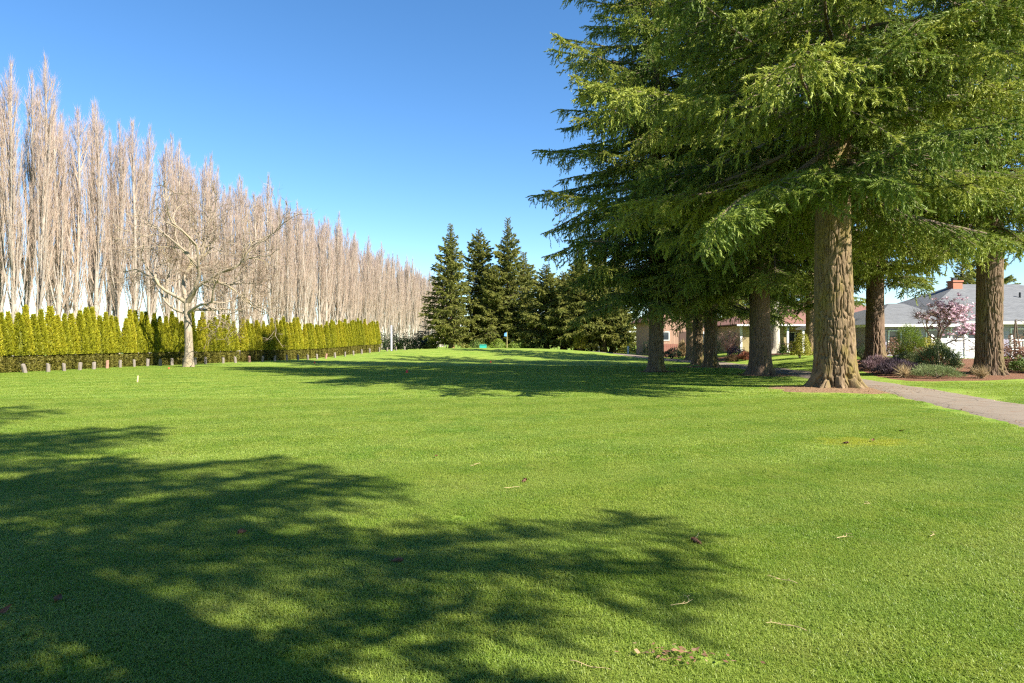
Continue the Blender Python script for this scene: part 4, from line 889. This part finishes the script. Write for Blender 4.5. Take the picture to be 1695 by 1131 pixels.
# porch house
H = empty('porch_house', (0, 0, 0), 0, 'beige house with red-brown roof and white porch columns', 'house')
part('wall', H, M_SIDE_BEIGE, lambda g: (g.box(20.8, 25.0, 62, 72, 0.2, 3.05), g.box(25.0, 38, 64.2, 72, 0.2, 3.05)))
part('roof', H, M_ROOF_R, lambda g: hip_roof(g, 20.2, 39, 61.4, 73, 3.18, 26.5, 33.5, 67.0, 5.4))
part('gutter', H, M_WHITE, lambda g: g.box(20.2, 39, 61.24, 61.4, 3.0, 3.16))
part('corner_trim', H, M_WHITE, lambda g: g.box(20.72, 20.9, 61.93, 62.1, 0.4, 3.05))
for x in (24.9, 26.3, 28.6, 31.0, 33.4): part('porch_column', H, M_WHITE, lambda g: (g.box(x - 0.09, x + 0.09, 61.6, 61.78, 0.6, 2.98), g.box(x - 0.14, x + 0.14, 61.55, 61.83, 0.6, 0.8), g.box(x - 0.14, x + 0.14, 61.55, 61.83, 2.86, 2.99)))
window(H, 22.2, 23.8, 1.2, 2.5, 62, 2); window(H, 25.8, 27.4, 1.0, 2.5, 64.2, 2); window(H, 29, 31, 1.0, 2.5, 64.2, 2)
rl = part('porch_rail', H, M_DKWOOD, lambda g: (g.box(23.6, 25.4, 61.2, 61.28, 1.35, 1.43), g.box(23.6, 25.4, 61.2, 61.28, 0.75, 0.82)))
for k in range(11): part('baluster', rl, M_DKWOOD, lambda g: g.box(23.62 + k * 0.17, 23.66 + k * 0.17, 61.22, 61.26, 0.82, 1.35))
# tan house
H = empty('tan_house', (0, 0, 0), 0, 'tan vertical-board house with red-brown gable roof behind the fir trunks', 'house')
part('wall', H, M_SIDE_TAN, lambda g: (g.box(14.2, 20.0, 69, 78, 0.0, 3.9), g.add([(14.2, 69, 3.9), (20.0, 69, 3.9), (17.1, 69, 5.5), (14.2, 69.2, 3.9), (20.0, 69.2, 3.9), (17.1, 69.2, 5.5)], [(0, 1, 2), (3, 5, 4), (0, 2, 5), (0, 5, 3), (1, 4, 5), (1, 5, 2)])))
def gr(g):
    g.prism([(13.6, 68.4, 3.72), (17.1, 68.4, 5.68), (17.1, 78.6, 5.68), (13.6, 78.6, 3.72)], 0.14); g.prism([(17.1, 68.4, 5.68), (20.6, 68.4, 3.72), (20.6, 78.6, 3.72), (17.1, 78.6, 5.68)], 0.14)
part('roof', H, M_ROOF_R, gr); window(H, 15.0, 15.9, 1.7, 2.6, 69, 1); window(H, 18.4, 19.4, 1.4, 2.6, 69, 1)
part('door', H, M_DKWOOD, lambda g: g.box(16.9, 17.7, 68.95, 69.05, 0.5, 2.6))
o = empty('wooden_fence', (13.9, 66, 0), 0, 'low red-brown board fence in front of the tan house', 'fence')
for k in range(16): part('board', o, M_REDFENCE, lambda g: g.box(k * 0.2 + 0.01, k * 0.2 + 0.19, -0.02, 0.02, 0.0, 1.35 + 0.02 * (k % 3)))
for z in (0.4, 1.1): part('rail', o, M_REDFENCE, lambda g: g.box(0, 3.2, 0.02, 0.07, z, z + 0.09))

# ------------------------------------------------------------------ golf things and small stuff
M_REDP = plain('red_plastic', (0.62, 0.05, 0.03), 0.4, 0.4, 0.05); M_TURQ = plain('turquoise_plastic', (0.03, 0.36, 0.28), 0.4, 0.4, 0.05); M_FLAG = plain('blue_flag', (0.12, 0.32, 0.62), 0.8, 0.2, 0.05)
M_YEL = plain('yellow_pole', (0.62, 0.52, 0.22), 0.5, 0.3, 0.05); M_STAKE = plain('pale_wood_stake', (0.62, 0.45, 0.25), 0.8, 0.2); M_GREYPOLE = plain('grey_pole', (0.40, 0.40, 0.42), 0.7, 0.3)
for (x, y, r, lb) in [(-5.4, 35.1, 0.075, 'red tee marker in the shade left of the middle of the lawn'), (-1.6, 51, 0.07, 'red tee marker in the shade right below the green'), (-14.3, 49.5, 0.06, 'small red tee marker near the bare tree end of the shadow'), (-19.9, 39.6, 0.05, 'tiny orange marker on the lawn before the bare tree')]:
    g = Geo(); q = np.linspace(0, 1, 7); g.tube(np.column_stack([0 * q, 0 * q, -0.03 + q * r * 2.6]), r * np.array([0.9, 1, 1, 0.9, 0.75, 0.5, 0.25]), 10)
    tag(obj('tee_marker', g.mesh('tee_marker', [M_REDP], smooth=True), None, (x, y, h1(x, y))), lb, 'marker', 'tee markers')
g = Geo(); g.box(-0.022, 0.022, -0.022, 0.022, -0.1, 0.25); g.add([(-0.022, -0.022, 0.25), (0.022, -0.022, 0.25), (0.022, 0.022, 0.25), (-0.022, 0.022, 0.25), (0, 0, 0.275)], [(0, 1, 4), (1, 2, 4), (2, 3, 4), (3, 0, 4)])
tag(obj('wooden_stake', g.mesh('wooden_stake', [M_STAKE]), None, (-14.7, 26.8, h1(-14.7, 26.8)), (0.05, 0.08, 0.3)), 'small pale wooden stake standing in the lawn before the posts', 'stake')
z = h1(-0.6, 82); o = empty('golf_flag', (-0.6, 82, z), 0, 'thin flagstick with a small blue flag on the green', 'flag')
part('pole', o, M_YEL, lambda g: g.tube([(0, 0, -0.1), (0, 0, 2.0)], [0.03, 0.025], 8))
part('flag', o, M_FLAG, lambda g: g.add([(-0.02, 0.0, 1.95), (-0.30, 0.05, 1.85), (-0.36, -0.03, 1.5), (-0.02, 0, 1.45), (-0.02, 0.02, 1.95), (-0.30, 0.07, 1.85), (-0.36, -0.01, 1.5), (-0.02, 0.02, 1.45)], [(0, 1, 2), (0, 2, 3), (4, 6, 5), (4, 7, 6), (0, 4, 5), (0, 5, 1), (1, 5, 6), (1, 6, 2), (2, 6, 7), (2, 7, 3), (3, 7, 4), (3, 4, 0)]))
z = h1(-3.6, 85); o = empty('storage_box', (-3.6, 85, z), 0, 'turquoise plastic box standing behind the crest of the green', 'box'); o.scale = (0.85, 0.85, 0.62)
part('body', o, M_TURQ, lambda g: g.box(-0.5, 0.5, -0.3, 0.3, 0.0, 0.75)); part('lid', o, M_TURQ, lambda g: (g.box(-0.54, 0.54, -0.34, 0.34, 0.75, 0.82), g.prism([(-0.50, -0.3, 0.82), (0.50, -0.3, 0.82), (0.46, 0.3, 0.92), (-0.46, 0.3, 0.92)], 0.06)))
g = Geo(); g.tube([(0, 0, -0.2), (0, 0, 3.3)], [0.13, 0.11], 10); tag(obj('utility_pole', g.mesh('utility_pole', [M_GREYPOLE], smooth=True), None, (-15.2, 86, h1(-15.2, 86))), 'grey pole standing beyond the end of the hedge', 'pole')
for (x, y, h, lb) in [(10.8, 85, 0.7, 'short white post near the far end of the path'), (13.6, 80, 0.9, 'taller white post right of the small open fir')]:
    g = Geo(); g.box(-0.09, 0.09, -0.09, 0.09, -0.1, h); g.box(-0.11, 0.11, -0.11, 0.11, h, h + 0.04)
    tag(obj('white_post', g.mesh('white_post', [M_WHITE]), None, (x, y, h1(x, y))), lb, 'post', 'white posts at the path')
# cut driftwood pile by the garden
o = empty('driftwood_pile', (17.6, 52.0, h1(17.6, 52)), 0, 'pale crossed driftwood branches in front of the bare twig bush', 'driftwood'); rng = rs(6)
for k in range(5):
    a = rng.rand() * 3; g = Geo(); q = np.linspace(-1, 1, 6); g.tube(np.column_stack([q * 0.6 * cos(a), q * 0.25 * sin(a), 0.28 + q * 0.35 * (1 if k % 2 else -1)]) + rng.normal(size=(6, 3)) * 0.03, 0.05 - 0.02 * abs(q), 6); obj('branch', g.mesh('branch', [M_BAREBARK]), o)

# fallen twigs, cones and leaves on the near lawn
M_CONE = plain('fir_cone_brown', (0.15, 0.08, 0.048), 0.8, 0.2, 0.3, 20); M_LEAF = plain('dead_leaf', (0.125, 0.055, 0.028), 0.7, 0.2, 0.3, 20)
rng = rs(88)
def gpx(px, py): Y = 1808.0 / (py - 565.5); return (px - 847.5) / 1130 * Y, Y
def cone_mesh(seed):
    g = Geo(); q = np.linspace(0, 1, 9); g.tube(np.column_stack([0.085 * (q - 0.5), 0 * q, 0 * q]), 0.014 * np.sin(pi * (0.12 + 0.83 * q)), 8)
    r2 = rs(seed)
    for k in range(46):
        t = r2.rand(); a = r2.rand() * 6.28; b = np.array([0.085 * (t - 0.5), 0.014 * sin(pi * (0.12 + 0.83 * t)) * cos(a), 0.014 * sin(pi * (0.12 + 0.83 * t)) * sin(a)]); d = np.array([0.4, cos(a), sin(a)]) * 0.011; sv_ = np.array([0, -sin(a), cos(a)]) * 0.007
        g.tris([[b - sv_, b + sv_, b + d]])
    return g.mesh('fir_cone', [M_CONE])
cm = cone_mesh(1)
for k, (px, py, lb) in enumerate([(657, 935, 'fir cone lying where the shadow edge meets the sunny lawn'), (1152, 902, 'fir cone on the sunny lawn near the middle'), (868, 800, 'fir cone farther out on the sunny lawn'), (400, 887, 'fir cone in the shade with sun spots around it'), (1400, 737, 'fir cone on the mossy yellow patch')]):
    x, y = gpx(px, py); tag(obj('fir_cone', cm, None, (x, y, h1(x, y) + 0.034), (rng.rand(), 0.2, rng.rand() * 6), (1.1,) * 3), lb, 'cone', 'fallen fir cones')
def leaf_mesh():
    g = Geo(); q = np.linspace(-1, 1, 9); a = np.column_stack([q * 0.055, 0.026 * (1 - q ** 2), 0.012 * q ** 2 + 0.006]); b = np.column_stack([q * 0.055, -0.026 * (1 - q ** 2), 0.012 * q ** 2 + 0.006]); c = np.column_stack([q * 0.055, 0 * q, 0.008 * q])
    for k in range(8): g.quads([[a[k], a[k + 1], c[k + 1], c[k]], [c[k], c[k + 1], b[k + 1], b[k]]])
    return g.mesh('dead_leaf', [M_LEAF])
lm = leaf_mesh()
for k, (px, py, lb) in enumerate([(95, 1001, 'curled brown leaf in the shade at the lower left'), (7, 1022, 'brown leaf at the left edge in the shade'), (1445, 733, 'dry leaf on the right of the mossy patch'), (1493, 717, 'dry leaf behind the mossy patch'), (722, 759, 'small dry leaf on the sunny lawn left of the middle')]):
    x, y = gpx(px, py); tag(obj('dead_leaf', lm, None, (x, y, h1(x, y) + 0.036), (0.3 * rng.normal(), 0.3 * rng.normal(), rng.rand() * 6), (0.85,) * 3), lb, 'leaf', 'fallen brown leaves')
tw = [(1385, 898, 0.34, 'bent pale twig on the sunny lawn at right'), (1110, 1012, 0.40, 'curved thin twig just beyond the shadow edge'), (1320, 975, 0.30, 'forked twig on the sunny lawn lower right'), (795, 771, 0.40, 'thin twig with tufts on the sunny lawn near the middle'), (1150, 900, 0.25, 'short straw twig beside the fir cone'), (945, 1105, 0.30, 'twig in the shade at the bottom edge'), (1335, 1055, 0.35, 'twig lying along the shadow edge at lower right'), (1540, 895, 0.25, 'short pale twig at the right of the sunny lawn'), (1430, 840, 0.22, 'small twig high on the right lawn'), (860, 812, 0.3, 'pale twig left of the middle of the lawn')]
for k, (px, py, L, lb) in enumerate(tw):
    x, y = gpx(px, py); g = Geo(); q = np.linspace(0, 1, 8); a = rng.rand() * 2; p = np.column_stack([L * q * np.cos(a * q), L * q * np.sin(a * q) * 0.6, 0.006 * np.sin(q * 9)]); g.tube(p, 0.004 - 0.002 * q, 5)
    for j in range(3): g.tube(p[2 + j * 2] + np.array([0.3 + 0.2 * rng.rand(), rng.normal() * 0.5, 0.1])[None] * (0.08 * L * 3 * np.linspace(0, 1, 4))[:, None], 0.0022, 4)
    tag(obj('fallen_twig', g.mesh('fallen_twig', [M_STRAW]), None, (x, y, h1(x, y) + 0.036), (0, 0, rng.rand() * 6.28), (0.7,) * 3), lb, 'twig', 'twigs fallen on the lawn')
# loose needles, bark bits and leaf scraps: under the firs, on the path edges and the small heap near the viewer
g = Geo(); n_ = 9000; q = rng.rand(n_); cx = np.zeros(n_); cy = np.zeros(n_); pick = rng.randint(0, 6, n_)
for k, (lx, ly, rx, ry, sdd) in enumerate(LITTER): m = pick == k; r = np.sqrt(rng.rand(m.sum())) * 1.12; a = rng.rand(m.sum()) * 6.28; cx[m] = lx + rx * r * np.cos(a); cy[m] = ly + ry * r * np.sin(a)
m = pick == 5; i = rng.randint(20, len(PC) - 60, m.sum()); o_ = rng.choice([-1, 1], m.sum()) * (1.2 - np.abs(rng.normal(size=m.sum())) * 0.35); cx[m] = PC[i, 0] + nm[i, 0] * o_ + rng.normal(size=m.sum()) * 0.1; cy[m] = PC[i, 1] + nm[i, 1] * o_ + rng.normal(size=m.sum()) * 0.3
hx, hy = gpx(1130, 1098); k = 70; cx = np.append(cx, hx + rng.normal(size=k) * 0.13); cy = np.append(cy, hy - 0.2 * (cx[-k:] - hx) + rng.normal(size=k) * 0.05); N_ = len(cx)
b = np.column_stack([cx, cy, hgt(cx, cy) + 0.028 + 0.02 * rng.rand(N_)]); b[-k:, 2] += 0.012; d = unit(np.column_stack([rng.normal(size=(N_, 2)), rng.normal(size=N_) * 0.15]))
sd_ = unit(np.cross(d, np.array([0, 0, 1.0]) + rng.normal(size=(N_, 3)) * 0.2)); l = (0.03 + 0.07 * rng.rand(N_))[:, None]; l[-k:] *= 0.45; wv_ = (0.004 + 0.014 * rng.rand(N_) ** 2)[:, None]
g.quads(np.stack([b - d * l / 2, b + sd_ * wv_, b + d * l / 2, b - sd_ * wv_], 1), 0, rng.rand(N_))
tag(obj('fallen_needles', g.mesh('fallen_needles', [mkfol('litter_bits', (0.10, 0.05, 0.03), (0.24, 0.13, 0.07), (0.42, 0.28, 0.16), 0.05)])), 'brown needle and bark litter under the firs and along the path', 'litter', kind='stuff')
